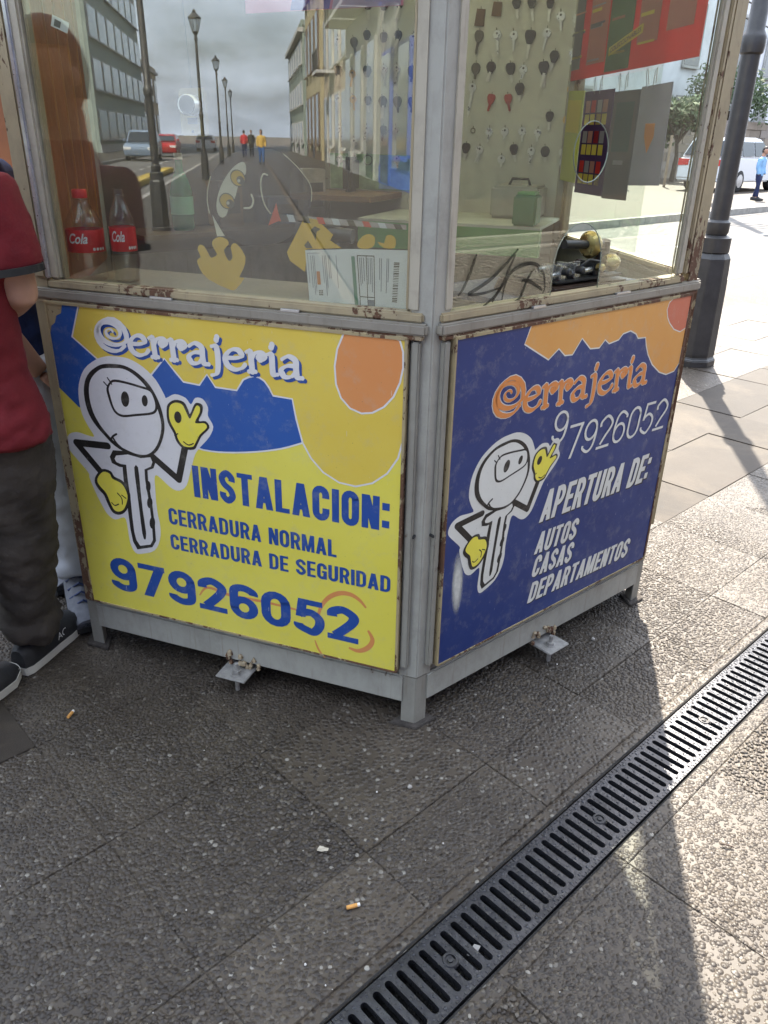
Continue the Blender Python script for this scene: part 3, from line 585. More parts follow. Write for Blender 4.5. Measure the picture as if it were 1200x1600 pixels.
# ------------------------------------------------------------------ slotted drain
M_IRON = plain('cast_iron', (.040, .041, .046), .30, metal=.6, var=.35, scale=18, bmp=.0012)
M_IRON2 = plain('cast_iron_edge', (.028, .028, .030), .5, metal=.4, var=.3, scale=18, bmp=.001)
M_MUCK = plain('drain_muck', (.012, .011, .010), .9, var=.5, scale=30, bmp=.006)
G0, G1 = .535, .667; GP = .507; NB = 17; PITCHB = GP/NB
ch = MB()
ch.box((-1.6, G0-.006, -.115), (6.0, G1+.006, -.11), ROT); ch.box((-1.6, G0-.010, -.115), (6.0, G0-.006, -.002), ROT); ch.box((-1.6, G1+.006, -.115), (6.0, G1+.010, -.002), ROT)
ch.build('drain_channel', M_MUCK, kind='structure')
def grate_bar_mesh():
    """one bar between two slots: flared at both ends so the slots end round"""
    w2, L2, rr = .0072, .052, PITCHB/2-.0072; half = PITCHB/2
    side = [(w2, y) for y in np.linspace(-L2+rr, L2-rr, 5)]
    up = [(half-math.cos(a)*rr, L2-rr+math.sin(a)*rr) for a in np.linspace(0, math.pi/2, 5)][1:]
    o = side+up+[(half, .0585)]+[(-half, .0585)]+[(-x, y) for x, y in up[::-1]]+[(-x, y) for x, y in side[::-1]]
    o += [(-x, -y) for x, y in up]+[(-half, -.0585), (half, -.0585)]+[(x, -y) for x, y in up[::-1]]
    mb = MB(); mb.prism([(x, y, -.016) for x, y in o], [(x, y, 0) for x, y in o])
    for y in (-.026, 0, .026): mb.lathe(Vector((0, y, -.0005)), Vector((0, 0, 1)), [(0, .0026), (.0014, .0024), (.0022, .0010)], 7)
    for y in (-.0555, .0555): mb.lathe(Vector((0, y, -.0005)), Vector((0, 0, 1)), [(0, .0032), (.0016, .003), (.0024, .0012)], 7)
    return mb
bar_o = grate_bar_mesh().build('bar', M_IRON); BARM = bar_o.data; bpy.data.objects.remove(bar_o)
lb = MB(); lb.lathe(Vector((0, 0, -.012)), Vector((0, 0, 1)), [(0, .016), (.0125, .016), (.0145, .0145), (.0145, .0105), (.012, .010), (.012, .006), (.0145, .0055), (.015, .003)], 20)
lock_o = lb.build('lock_bolt', M_IRON2, smooth=35); LOCKM = lock_o.data; bpy.data.objects.remove(lock_o)
lt_o = MB().box((-.0145, -.0165, -.014), (.0145, .0165, -.0004)).build('lock_plate', M_IRON, bevel=.002); LPM = lt_o.data; bpy.data.objects.remove(lt_o)
rl = MB()
for y in (-.0625, .0625):
    rl.box((-GP/2+.001, y-.004, -.03), (GP/2-.001, y+.004, .0))
    for k in range(int(GP/.012)): rl.box((-GP/2+.006+k*.012, y-.0026, -.002), (-GP/2+.010+k*.012, y+.0026, .0012))
rl_o = rl.build('rail', M_IRON); RAILM = rl_o.data; bpy.data.objects.remove(rl_o)
where = ['cut by the bottom edge of the picture', 'nearest whole one, with a paper scrap in its slots', 'under the edge of the kiosk shadow, middle of the run', 'half in bright sun right of the kiosk corner', 'farther up the run, fully in bright sun', 'last one at the right edge of the picture']
for k in range(-1, 5):
    sc = .789+GP*k
    g = thing('drain_grate', ST(sc, .601, -.002), 'black slotted iron drain grate, '+where[k+1], 'drain grate', 'drain grates in one line')
    g.rotation_euler = (0, 0, R(43.7)); ROOT.pop(g.name)
    for q in range(NB):
        o = bpy.data.objects.new('bar', BARM); col.objects.link(o); o.parent = g; o.location = ((q-(NB-1)/2)*PITCHB, 0, 0)
    for nm, me in (('rail', RAILM), ('lock_plate', LPM), ('lock_bolt', LOCKM)):
        o = bpy.data.objects.new(nm, me); col.objects.link(o); o.parent = g
        if nm != 'rail': o.location = (-PITCHB/2, 0, 0)

# ================================================================== the locksmith's kiosk
M_GREY = peeling('grey_enamel', (.345, .34, .295), .45, .34)
M_GREYD = peeling('grey_enamel_dirty', (.27, .26, .22), .5, .65)
M_CREAM = peeling('cream_frame_paint', (.34, .28, .17), .55, 1.0)
M_WHITEP = peeling('white_frame_paint', (.40, .365, .285), .55, .7)
M_RUST = peeling('rusty_edge', (.34, .27, .17), .6, 1.5)
M_ALU = plain('aluminium', (.55, .56, .58), .32, metal=.85, var=.15, scale=30)
M_DARK = plain('dark_gap', (.02, .02, .02), .7)
M_GLASS = emit_free_glass('window_glass', dust=.028, f0=.10)
M_GLASSR = emit_free_glass('window_glass_dusty', dust=.040, tint=(.92, .955, .92), f0=.055)
M_WOOD = plain('orange_brown_wood', (.27, .098, .035), .45, var=.25, scale=5)
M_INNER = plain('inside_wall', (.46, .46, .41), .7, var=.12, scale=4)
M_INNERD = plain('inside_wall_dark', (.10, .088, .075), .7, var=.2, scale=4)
M_ROOF = paper_mat('translucent_roof', (.80, .80, .74), .85, .5); M_CEIL = paper_mat('translucent_ceiling', (.88, .88, .83), .88, .5)  # unseen roof and ceiling made translucent to brighten the inside with daylight
M_GALV = plain('galvanised', (.38, .37, .35), .5, metal=.6, var=.3, scale=40, bmp=.001)
M_SILL = peeling('old_aluminium', (.25, .23, .19), .4, .6)
M_CRUD = plain('crusted_dirt', (.05, .042, .035), .9, var=.4, scale=40, bmp=.004)
K = thing('locksmith_kiosk', KC, 'grey hexagonal kiosk with glass windows and yellow and blue painted signs', 'kiosk')
KP = Vector((0, 0, 1))
def kpart(mb, name, mat, bevel=0, smooth=False, parent=None): return mb.build(name, mat, parent or K, bevel=bevel, smooth=smooth)
ZS, ZT = 1.045, 2.22
# corner posts with legs
for i, v in enumerate(V):
    a_ = (V[i-1]-v).normalized(); b_ = (V[(i+1) % 6]-v).normalized(); o_ = v+(a_+b_)*.0046
    mat = M_GREY if i == 0 else M_CREAM if i in (1, 5) else M_GREYD
    def post(z0, z1, k, off): q = v+(a_+b_)*off; B = [q, q+a_*k, q+(a_+b_)*k*1.05, q+b_*k]; return MB().prism([x+KP*z0 for x in B], [x+KP*z1 for x in B])
    kpart(post(.155, ZT, .050, .0046), 'corner_post', mat, bevel=.003)
    kpart(post(.004, .1545, .040, .0075), 'leg', M_GREYD, bevel=.002)
    kpart(post(-.001, .008, .075, -.012), 'foot_plate', M_CRUD, bevel=.002)
for F in (FL, FR, F12, F23, F34, F45):
    vis = F in (FL, FR)
    mb = MB().fbox(F, .035, .995, .070, .155, -.045, -.002); kpart(mb, 'base_beam', M_GREY, bevel=.005)
    mb = MB().fbox(F, .035, .995, .1585, .188, -.045, -.007); kpart(mb, 'base_rail', M_GREYD, bevel=.003)
    mb = MB().fbox(F, .03, 1.0, .19, ZS-.012, -.030, -.010); kpart(mb, 'lower_wall', M_GREY)
    mb = MB().fbox(F, .0, 1.03, ZT, ZT+.18, -.05, .004); kpart(mb, 'fascia', M_GREY, bevel=.004)
# roof
mb = MB(); ro = [KC+(v-KC)*1.16 for v in V]
k = len(mb.v); mb.prism([p+KP*(ZT+.185) for p in ro], [p+KP*(ZT+.215) for p in ro]); kpart(mb, 'roof', M_ROOF)
mb = MB(); mb.add([p+KP*(ZT+.218) for p in ro]+[KC+KP*(ZT+.42)], [(i, (i+1) % 6, 6) for i in range(6)]); kpart(mb, 'roof_cap', M_ROOF)
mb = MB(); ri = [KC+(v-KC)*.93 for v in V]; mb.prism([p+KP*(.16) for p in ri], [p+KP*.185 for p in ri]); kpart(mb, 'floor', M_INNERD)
mb = MB(); mb.prism([p+KP*(ZT-.01) for p in ri], [p+KP*(ZT+.01) for p in ri]); kpart(mb, 'ceiling', M_CEIL)

# windows -----------------------------------------------------------
def window(F, u0, u1, frame_mat, rail_mat, glass, left_is_end, outline=None, nrot=0.0):
    w = thing_part = MB().fbox(F, u0-.03, u1+.03, ZS+.012, ZS+.032, -.035, .004).build('window_rail', rail_mat, K, bevel=.004)
    MB().fbox(F, .012, 1.018, ZS-.012, ZS+.0115, -.04, .0155).build('window_sill', M_SILL, K, bevel=.004)
    MB().fbox(F, .02, 1.01, ZS-.0225, ZS-.0125, -.012, .0125).build('sill_channel', M_RUST, K, bevel=.002)
    MB().fbox(F, u0-.022, u0+.006, ZS+.0335, ZT-.005, -.034, .0).build('window_jamb', frame_mat, K, bevel=.005)
    MB().fbox(F, u1-.006, u1+.022, ZS+.0335, ZT-.005, -.034 if F is not FR else -.017, .0).build('window_jamb', frame_mat, K, bevel=.005)
    MB().fbox(F, u0+.007, u0+.014, ZS+.0335, ZT-.005, -.030, -.012).build('glazing_bead', rail_mat, K, bevel=.002)
    MB().fbox(F, u1-.014, u1-.007, ZS+.0335, ZT-.005, -.030 if F is not FR else -.0175, -.012 if F is not FR else -.0145).build('glazing_bead', rail_mat, K, bevel=.002)
    if outline is None:
        z0, z1 = ZS+.030, ZT-.004; c = (u0+u1)/2; sn = math.tan(nrot)
        P = [(u0+.004, z0), (u1-.004, z0), (u1-.004, z1), (u0+.004, z1)]
        A = [F.p(u, z, -.023+(u-c)*sn) for u, z in P]; B = [F.p(u, z, -.019+(u-c)*sn) for u, z in P]
        MB().prism(A, B).build('window_pane', glass, K)
window(FL, .052, .945, M_WHITEP, M_CREAM, M_GLASS, True, nrot=NROT)
window(F45, .05, .98, M_CREAM, M_CREAM, M_GLASSR, True, outline=1)      # pane made short so more sun reaches a strip of paving
MB().fbox(F45, .054, .665, ZS+.030, ZT-.004, -.023, -.019).build('window_pane', M_GLASSR, K)
# right window: pane with a serving arch and an oval hole
window(FR, .050, .915, M_WHITEP, M_CREAM, M_GLASSR, False, outline=1)
arch = [(.383, ZS+.028)]+[(.474+.091*math.cos(a), 1.135+.097*math.sin(a)) for a in np.linspace(math.pi, 0, 15)]+[(.565, ZS+.028)]
ou = [(.054, ZS+.028)]+arch+[(.911, ZS+.028), (.911, ZT-.004), (.054, ZT-.004)]
oval = [(.474+.062*math.cos(a), 1.381+.0625*math.sin(a)) for a in np.linspace(0, 2*math.pi, 28, endpoint=False)]
mb = MB()
Vt = [FR.p(u, z, d) for d in (-.010, -.014) for u, z in ou+oval]; nn_ = len(ou)+len(oval)
T = tessellate_polygon([[Vector((u, z, 0)) for u, z in ou], [Vector((u, z, 0)) for u, z in oval[::-1]]])
fix = list(range(len(ou)))+[len(ou)+i for i in range(len(oval))][::-1]
fs = [tuple(fix[i] for i in t) for t in T]; fs += [tuple(i+nn_ for i in t[::-1]) for t in fs]
for a0, n0 in ((0, len(ou)), (len(ou), len(oval))):
    fs += [(a0+i, a0+(i+1) % n0, a0+(i+1) % n0+nn_, a0+i+nn_) for i in range(n0)]
mb.add(Vt, fs); mb.build('window_pane', M_GLASSR, K)
M_RIM = plain('ground_glass_edge', (.22, .26, .23), .4, var=.1)
for nm, pts in (('arch_rim', arch), ('oval_rim', oval+[oval[0]])):
    MB().tube([FR.p(u, z, -.012) for u, z in pts], .0013, 6).build(nm, M_RIM, K, smooth=True)
# graffiti scrawl sprayed on the right pane
M_SPRAY = emit_free_glass('sprayed_scrawl', tint=(.7, .7, .7), dust=.85, dust_col=(.03, .03, .027), f0=.01)
for gi, st in enumerate(GRAF):
    pts = smoothpts([(a/1e4, b/1e4) for a, b in st], 6); n_ = len(pts)
    wd = [.0085*(.45+.55*math.sin(math.pi*min(1, max(.08, (i+1)/n_)))) for i in range(n_)]
    MB().ribbon(pts, wd, lambda x, y, q=gi: FR.p(x, y, -.0090+q*.0001)).build('graffiti_stroke', M_SPRAY, K)

# left end trim and bright aluminium strip
MB().fbox(FL, .962, .976, ZS+.035, ZT-.01, -.006, .006).build('trim_strip', M_ALU, K, bevel=.003)
MB().fbox(FL, .978, 1.012, ZS+.035, ZT-.01, -.02, .003).build('cover_strip', M_CREAM, K, bevel=.004)
MB().fbox(FR, .940, .955, ZS+.035, ZT-.01, -.012, .004).build('trim_strip', M_CREAM, K, bevel=.003)
MB().fbox(FR, .958, .985, ZS+.035, ZT-.01, -.02, .002).build('cover_strip', M_CREAM, K, bevel=.004)
for F in (FL, FR):
    MB().fbox(F, .026, .044, .19, ZS-.026, -.006, .0105).build('panel_batten', M_GREYD, K, bevel=.003)
    MB().fbox(F, .0212, .0255, .56, .566, -.006, .0085).build('clip', M_DARK, K)
    MB().fbox(F, .30, .345, ZS+.0118, ZS+.0175, .004, .0115).build('sill_clip', M_ALU, K, bevel=.001)
    MB().fbox(F, .62, .68, ZS+.0118, ZS+.0165, .004, .0115).build('sill_clip', M_ALU, K, bevel=.001)
# anchoring brackets
for F, u in ((FL, .515), (FR, .515)):
    br = MB().fbox(F, u-.045, u+.045, .052, .058, -.02, .062).build('anchor_bracket', M_GALV, K, bevel=.002)
    mb = MB(); mb.lathe(F.p(u-.004, .0, .03), KP, [(.0, .0065), (.088, .0065)], 10); mb.lathe(F.p(u-.004, .0575, .03), KP, [(0, .014), (.011, .014)], 6); mb.lathe(F.p(u-.004, .0575, .03), KP, [(0, .017), (.0022, .017)], 14)
    mb.build('anchor_bolt', M_GALV, br)
    mb = MB()
    for q in range(16): 
        p = F.p(u+random.uniform(-.06, .05), .072+random.uniform(-.012, .03), .001); mb.lathe(p-KP*.004, KP, [(0, random.uniform(.004, .010)), (.008, random.uniform(.003, .008)), (.012, .002)], 6)
    mb.build('rust_crust', M_RUST, br)

# signs --------------------------------------------------------------
VY = vinyl('vinyl_lemon', (.66, .58, .075), (.70, .63, .11)); VG = vinyl('vinyl_gold', (.63, .46, .065), (.66, .52, .09)); VB = vinyl('vinyl_blue', (.016, .078, .30), (.020, .09, .33))
VN = vinyl('vinyl_navy', (.011, .028, .135), (.026, .050, .175)); VW = vinyl('vinyl_white', (.62, .61, .60), (.66, .655, .64)); VK = vinyl('vinyl_black', (.014, .013, .012), (.020, .019, .018))
VO = vinyl('vinyl_orange', (.60, .235, .075), (.62, .26, .09)); VOR = vinyl('vinyl_amber', (.62, .29, .07), (.66, .34, .10)); VR = vinyl('vinyl_coral', (.50, .13, .075), (.55, .16, .09)); VYH = vinyl('vinyl_glove', (.70, .62, .07))
VLB = vinyl('vinyl_letter_blue', (.012, .058, .255)); VCR = vinyl('vinyl_cream', (.60, .60, .54)); VORT = vinyl('vinyl_tangerine', (.62, .22, .055))
M_EDGE = peeling('sign_edge', (.36, .29, .16), .6, 1.2)
def sign(fr, w, h, face_mat, name):
    mb = MB(); A = [(0, 0), (w, 0), (w, h), (0, h)]
    mb.prism([fr.p(x, y, -.0165) for x, y in A], [fr.p(x, y, 0) for x, y in A]); s = mb.build(name, face_mat, K)
    for a, b, c, d in ((0, w, h-.0045, h+.002), (0, w, -.002, .0025), (-.002, .0025, 0, h), (w-.0035, w+.003, 0, h)):
        mb = MB(); P = [(a, c), (b, c), (b, d), (a, d)]; mb.prism([fr.p(x, y, -.0170) for x, y in P], [fr.p(x, y, .011) for x, y in P]); mb.build('sign_edge_strip', M_EDGE, s)
    return s
def S_(pts): return [(a/1e4, b/1e4) for a, b in pts]
def clip_panel(pts, w, h, e=.003): return [(min(max(x, e), w-e), min(max(y, e), h-e)) for x, y in pts]
def shape(fr, pts, d, mat, name, parent, sm=0):
    if sm: pts = smoothloop(pts, sm)
    return MB().poly([fr.p(x, y, d) for x, y in pts]).build(name, mat, parent)
def stroke(fr, pts, wd, d, mat, name, parent, sm=5, caps=True):
    p = smoothpts(pts, sm) if sm else pts
    mb = MB().ribbon(p, wd, lambda x, y: fr.p(x, y, d))
    if caps:
        w2 = wd if isinstance(wd, (int, float)) else None
        if w2:
            for j, e in enumerate((p[0], p[-1])):
                mb.poly([fr.p(e[0]+math.cos(a)*w2/2, e[1]+math.sin(a)*w2/2, d+.00008*(j+1)) for a in np.linspace(0, 2*math.pi, 12, endpoint=False)])
    return mb.build(name, mat, parent)
def joint_stroke(fr, pts, wd, d, mat, name, parent):
    """straight limbs with round joints"""
    mb = MB()
    for i in range(len(pts)-1): mb.ribbon([pts[i], pts[i+1]], wd, lambda x, y, q=i: fr.p(x, y, d+q*.00006))
    for j, e in enumerate(pts): mb.poly([fr.p(e[0]+math.cos(a)*wd/2, e[1]+math.sin(a)*wd/2, d+.0004+j*.00006) for a in np.linspace(0, 2*math.pi, 14, endpoint=False)])
    return mb.build(name, mat, parent)
def emblem(fr, tf, parent, glove):
    f = lambda key: [tf(p) for p in S_(EMB[key])]
    sc = abs(tf((1, 0))[0]-tf((0, 0))[0])
    shape(fr, f('halo'), .0012, VW if fr is PL else VCR, 'emblem_backing', parent, 3)
    for nm, key in (('emblem_arm', 'arm_a'), ('emblem_arm', 'arm_b')):
        pts, wd = EMS[key]; q = [tf(p) for p in S_(pts)]; joint_stroke(fr, [q[0], q[2], q[4]], wd/1e4*sc, .0018, VK, nm, parent)
    for key, mat, d, sm in (('shaft_o', VK, .0026, 0), ('shaft_i', VW, .0032, 0), ('groove', VK, .0038, 2), ('tooth_a', VK, .0038, 0), ('tooth_b', VK, .0039, 0), ('tooth_c', VK, .004, 0),
                            ('head_o', VK, .0044, 3), ('head_i', VW, .0050, 3), ('gog_o', VK, .0056, 3), ('gog_i', VW, .0062, 3), ('eye_a', VK, .0068, 0), ('eye_b', VK, .0068, 0),
                            ('fist_o', VK, .0044, 3), ('fist_i', glove, .0050, 3), ('ok_o', VK, .0044, 3), ('ok_i', glove, .0050, 3), ('ok_hole', VK, .0056, 0)):
        if mat is VW and fr is PR: mat = VCR
        shape(fr, f(key), d, mat, 'emblem_'+key.split('_')[0], parent, sm)
    for i, key in enumerate(('lash_a', 'lash_b', 'mouth', 'tick', 'fing_a', 'fing_b', 'fing_c', 'palm', 'kn')):
        pts, wd = EMS[key]; stroke(fr, [tf(p) for p in S_(pts)], wd/1e4*sc, .0064+.0001*i, VK, 'emblem_line', parent)
GLY = {'C': ([[(.80+.06*math.cos(a)*(1+a*.95), 1.06+.06*math.sin(a)*(1+a*.95)) for a in np.linspace(.5, 4*math.pi-.4, 30)]+[(1.42, 1.35), (1.0, 1.78), (.5, 1.68), (.16, 1.22), (.10, .70), (.30, .22), (.72, .02), (1.10, .10), (1.36, .40)]], 1.52),
 'e': ([[(.12, .52), (.52, .56), (.80, .70), (.66, .96), (.36, .92), (.10, .55), (.18, .16), (.48, .0), (.78, .12), (.92, .30)]], .95),
 'r': ([[(.04, .92), (.20, .98), (.24, .5), (.26, .04)], [(.12, .0), (.40, .04)], [(.24, .62), (.40, .92), (.66, .98), (.80, .80), (.66, .62), (.56, .74)]], .84),
 'a': ([[(.14, .82), (.40, 1.0), (.68, .84), (.70, .40), (.74, .08), (.94, .06)], [(.68, .58), (.34, .54), (.10, .30), (.22, .02), (.50, .06), (.70, .32)]], .98),
 'j': ([[(.14, .96), (.34, .96), (.38, .3), (.30, -.30), (.06, -.46)], [(.36, 1.30), (.40, 1.44)]], .60),
 'i': ([[(.06, .94), (.24, .96), (.26, .3), (.30, .04), (.46, .06)], [(.24, 1.30), (.28, 1.44)]], .52)}
def fancy(fr, bl, br, xh, d, mat, name, parent, wmul=1.0, dx=0, dy=0, rise=0.0):
    word = 'Cerrajeria'; tot = sum(GLY[c][1] for c in word); sx = (br[0]-bl[0])/tot; x = 0; mb = MB(); q = 0
    for c in word:
        st, adv = GLY[c]
        for s in st:
            P = []
            for px_, py_ in smoothpts(s, 5 if c != 'C' else 2):
                X = x+px_; P.append((bl[0]+X*sx+dx, bl[1]+(br[1]-bl[1])*X/tot+py_*(.90 if c == 'C' else 1)*xh+dy))
            Wd = []
            for i in range(len(P)):
                a, b = P[max(i-1, 0)], P[min(i+1, len(P)-1)]; an = math.atan2(b[1]-a[1], b[0]-a[0])
                Wd.append(xh*wmul*(.13+.17*abs(math.sin(an-R(25)))))
            if c == 'C': Wd = [w_*min(1, .38+i/len(P)*1.0) for i, w_ in enumerate(Wd)]
            mb.ribbon(P, Wd, lambda a, b, z=d+q*.00006: fr.p(a, b, z)); q += 1
            for e, w_ in ((P[0], Wd[0]), (P[-1], Wd[-1])): mb.poly([fr.p(e[0]+math.cos(a)*w_*.55, e[1]+math.sin(a)*w_*.55, d+q*.00006) for a in np.linspace(0, 2*math.pi, 9, endpoint=False)]); q += 1
        x += adv
    return mb.build(name, mat, parent)
WL, HL = .928, .850; WR, HR = .925, .840
SL = sign(PL, WL, HL, VY, 'yellow_sign_panel'); SR = sign(PR, WR, HR, VN, 'blue_sign_panel')
cl = lambda k, w=WL, h=HL: clip_panel(S_(ART[k]), w, h)
shape(PL, cl('gold'), .0004, VG, 'printed_wave', SL)
for k, m_, d in (('blue_a', VB, .0008), ('blue_b', VB, .0008)): shape(PL, cl(k), d, m_, 'printed_wave', SL)
shape(PL, cl('sun'), .0010, VO, 'printed_sun', SL)
wl = cl('gold')
stroke(PL, wl[1:3], .004, .0011, VW, 'printed_line', SL, 0); stroke(PL, wl[4:-2], .0042, .0013, VW, 'printed_line', SL, 0)
stroke(PL, [wl[0]]+wl[1:2], .004, .0014, VW, 'printed_line', SL, 0)
stroke(PL, cl('sun')+cl('sun')[:1], .0042, .0016, VW, 'printed_line', SL, 0)
bb = cl('blue_b'); stroke(PL, bb[18:24], .004, .0015, VW, 'printed_line', SL, 3)
for k, w_ in (('ring', .013), ('ring2', .014), ('tail', .009), ('tail2', .006)): 
    p = S_(ART[k]); q = smoothpts(p, 5); wd = [w_*(.35+.65*math.sin(math.pi*(i+.5)/len(q))) for i in range(len(q))]
    MB().ribbon(q, wd, lambda x, y: PL.p(x, y, .0008)).build('printed_ring', VO, SL)
emblem(PL, lambda p: p, SL, VYH)
for sd_, tx, bl, br, h in TXT:
    if sd_ == 'L' and tx in ('INSTALACION:', 'CERRADURA NORMAL', 'CERRADURA DE SEGURIDAD', '97926052'):
        b_ = {'INSTALACION:': .030, '97926052': .052}.get(tx, .024)
        if tx == '97926052': block_text('lettering', tx, PL, bl, br, h, .0016, VLB, SL, W=.66, w=.215, b=.16, gap=.07)
        else: block_text('lettering', tx, PL, bl, br, h, .0016, VLB, SL, W=.50, w=.205 if tx[0] == 'I' else .18, b=.145, gap=.075)
fancy(PL, (.137, .748), (.690, .735), .048, .0012, VLB, 'lettering_shadow', SL, 1.08, .006, -.006); fancy(PL, (.137, .748), (.690, .735), .048, .0050, VW, 'lettering', SL, 1.08)
# worn bare corner
shape(PL, [(.001, .845), (.052, .846), (.045, .825), (.030, .818), (.022, .80), (.010, .792), (.002, .77)], .0020, M_EDGE, 'worn_corner', SL)
# blue sign
co = lambda k: clip_panel(S_(ART[k]), WR, HR)
shape(PR, co('r_orange'), .0004, VOR, 'printed_wave', SR); shape(PR, co('r_sun'), .0010, VR, 'printed_sun', SR)
ro_ = co('r_orange'); stroke(PR, ro_[1:26], .0035, .0012, VCR, 'printed_line', SR, 0)
rs_ = co('r_sun'); stroke(PR, rs_[0:8], .003, .0014, VCR, 'printed_line', SR, 0); stroke(PR, rs_[-2:]+rs_[:1], .003, .0014, VCR, 'printed_line', SR, 0)
mt, n, b, o = new_mat('mottled_patch'); n.links.new(mixc(n, ramp(n, noise(n, 30, 6, .7, geo(n)), [(.3, 0.), (.8, .5)]), (.62, .62, .56), (.20, .22, .36)), b.inputs['Base Color']); b.inputs['Roughness'].default_value = .5
sp_ = S_(ART['r_spot']); cx_ = sum(p[0] for p in sp_)/len(sp_); cy_ = sum(p[1] for p in sp_)/len(sp_)
def soft_patch(nm, col_, fr, pts, d, parent):
    """a pale spot that thins out towards its rim"""
    if nm not in MATS:
        mt, n, b, o = new_mat(nm); b.inputs['Base Color'].default_value = rgba(col_); b.inputs['Roughness'].default_value = .5
        at = n.nodes.new('ShaderNodeAttribute'); at.attribute_name = 'core'; tr = n.nodes.new('ShaderNodeBsdfTransparent'); ms = n.nodes.new('ShaderNodeMixShader')
        fac = mth(n, 'MULTIPLY', at.outputs['Fac'], mth(n, 'ADD', mth(n, 'MULTIPLY', noise(n, 45, 5, .7, geo(n)), .5), .65)); 
        n.links.new(ramp(n, fac, [(.30, 0.), (1.3, 1.)]), ms.inputs[0]); n.links.new(tr.outputs[0], ms.inputs[1]); n.links.new(b.outputs[0], ms.inputs[2]); n.links.new(ms.outputs[0], o.inputs[0])
    cx = sum(p[0] for p in pts)/len(pts); cy = sum(p[1] for p in pts)/len(pts); vs = []; N = len(pts); core = []
    for k_, q in ((1.25, 0.), (.8, .6), (.4, 1.)):
        vs += [fr.p(cx+(x-cx)*k_, cy+(y-cy)*k_, d) for x, y in pts]; core += [q]*N
    fs = [(j*N+i, j*N+(i+1) % N, (j+1)*N+(i+1) % N, (j+1)*N+i) for j in (0, 1) for i in range(N)]+[tuple(range(2*N, 3*N))]
    o = MB().add(vs, fs).build('pale_patch', MATS[nm], parent); at = o.data.attributes.new('core', 'FLOAT', 'POINT'); at.data.foreach_set('value', core)
soft_patch('pale_spot', (.60, .60, .54), PR, sp_, .0008, SR)
def tfR(p): return (EMB_R[0][0]*p[0]+EMB_R[0][1]*p[1]+EMB_R[0][2], EMB_R[1][0]*p[0]+EMB_R[1][1]*p[1]+EMB_R[1][2])
emblem(PR, tfR, SR, VYH)
for sd_, tx, bl, br, h in TXT:
    if sd_ != 'R' or tx == 'Cerrajeria': continue
    if tx in ('9', '7926052'):
        block_text('lettering', tx, PR, bl, br, h, .0074, VCR, SR, W=.56, w=.085, b=.08, gap=.10, shear=.10)
    else:
        b_ = .030 if tx.startswith('AP') else .026
        block_text('lettering_shadow', tx, PR, (bl[0]+.003, bl[1]-.003), (br[0]+.003, br[1]-.003), h, .0010, VK, SR, w=.17, b=.14, gap=.07, shear=.22, grow=.02)
        block_text('lettering', tx, PR, bl, br, h, .0030, VCR, SR, w=.195, b=.155, gap=.07, shear=.22)
fancy(PR, (.130, .634), (.762, .612), .056, .0012, VCR, 'lettering_outline', SR, 1.25); fancy(PR, (.130, .634), (.762, .612), .056, .0050, VORT, 'lettering', SR, .92)
# another sign panel round the far corner shows its edge
sp2 = MB().fbox(F45, .05, .985, .26, 1.02, .0, .030).build('side_sign_panel', M_EDGE, K, bevel=.002)

# walls that are not glazed
g12 = MB().fbox(F12, .03, .945, ZS-.05, ZT-.004, -.045, -.0305).build('wood_wall', M_WOOD, K)
for q in range(6): MB().fbox(F12, .08+q*.155, .086+q*.155, ZS+.02, ZT-.02, -.0495, -.0445).build('groove_strip', plain('wood_groove', (.40, .22, .10), .4), K)
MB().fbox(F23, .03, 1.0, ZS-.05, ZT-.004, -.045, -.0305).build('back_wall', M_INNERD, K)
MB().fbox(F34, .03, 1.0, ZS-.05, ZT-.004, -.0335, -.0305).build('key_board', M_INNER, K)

# ================================================================== behind the glass
class PaneFrame:                               # on the inner side of the left pane
    def p(s, x, y, d=0.0): u = .980-x; return FL.p(u, y, -.0238+(u-.4985)*math.tan(NROT)-d)
PF = PaneFrame()
SY = paper_mat('sticker_yellow', (.60, .38, .045), .3); SCW = paper_mat('sticker_cream', (.66, .62, .46), .35); SK = paper_mat('sticker_dark', (.10, .085, .05), .1)
PW = paper_mat('paper_white', (.66, .67, .64), .35); PG = paper_mat('paper_green', (.16, .30, .19), .3); PGR = paper_mat('paper_grey', (.25, .25, .25), .2); PO = paper_mat('paper_orange', (.62, .25, .08), .3); PRED = paper_mat('sticker_red', (.62, .10, .05), .35)
gl = lambda k: S_(GL[k])
def rshape(pts, d, mat, name, parent=None, sm=0):
    return shape(PF, pts, d, mat, name, parent, sm)
M_FILM = emit_free_glass('dark_film', tint=(.42, .41, .44), dust=.42, dust_col=(.16, .15, .16), f0=.02)
tag(rshape(gl('disc'), .0020, M_FILM, 'film_disc', None, 3), 'large dark translucent round sticker behind the cartoon eyes', 'sticker')
st = rshape(gl('eyestrip'), .0014, SCW, 'eye_sticker', None, 3); tag(st, 'cream strip sticker with two cartoon eyes on the left window', 'sticker')
for k, m_, d in (('eye_a', SK, .0010), ('eye_b', SK, .0010), ('pup_a', SK, .0004), ('pup_b', SK, .0004), ('gl_a', SCW, .0002), ('gl_b', SCW, .0002)):
    p_ = gl(k); rshape(p_, d, m_, 'eye_print', st)
    if k in ('eye_a', 'eye_b'):
        cx = sum(p[0] for p in p_)/len(p_); cy = sum(p[1] for p in p_)/len(p_); rshape([(cx+(x-cx)*.86, cy+(y-cy)*.86) for x, y in p_], .0007, SY, 'eye_print', st)
tag(rshape(gl('hand'), .0010, SY, 'glove_sticker', None, 2), 'faded yellow cartoon glove sticker low on the left window', 'sticker')
tag(rshape(gl('tail'), .0010, SCW, 'sliver_sticker'), 'thin cream sliver sticker above the yellow glove sticker', 'sticker')
def c3p(pts): return [tuple(q) for q in pts]
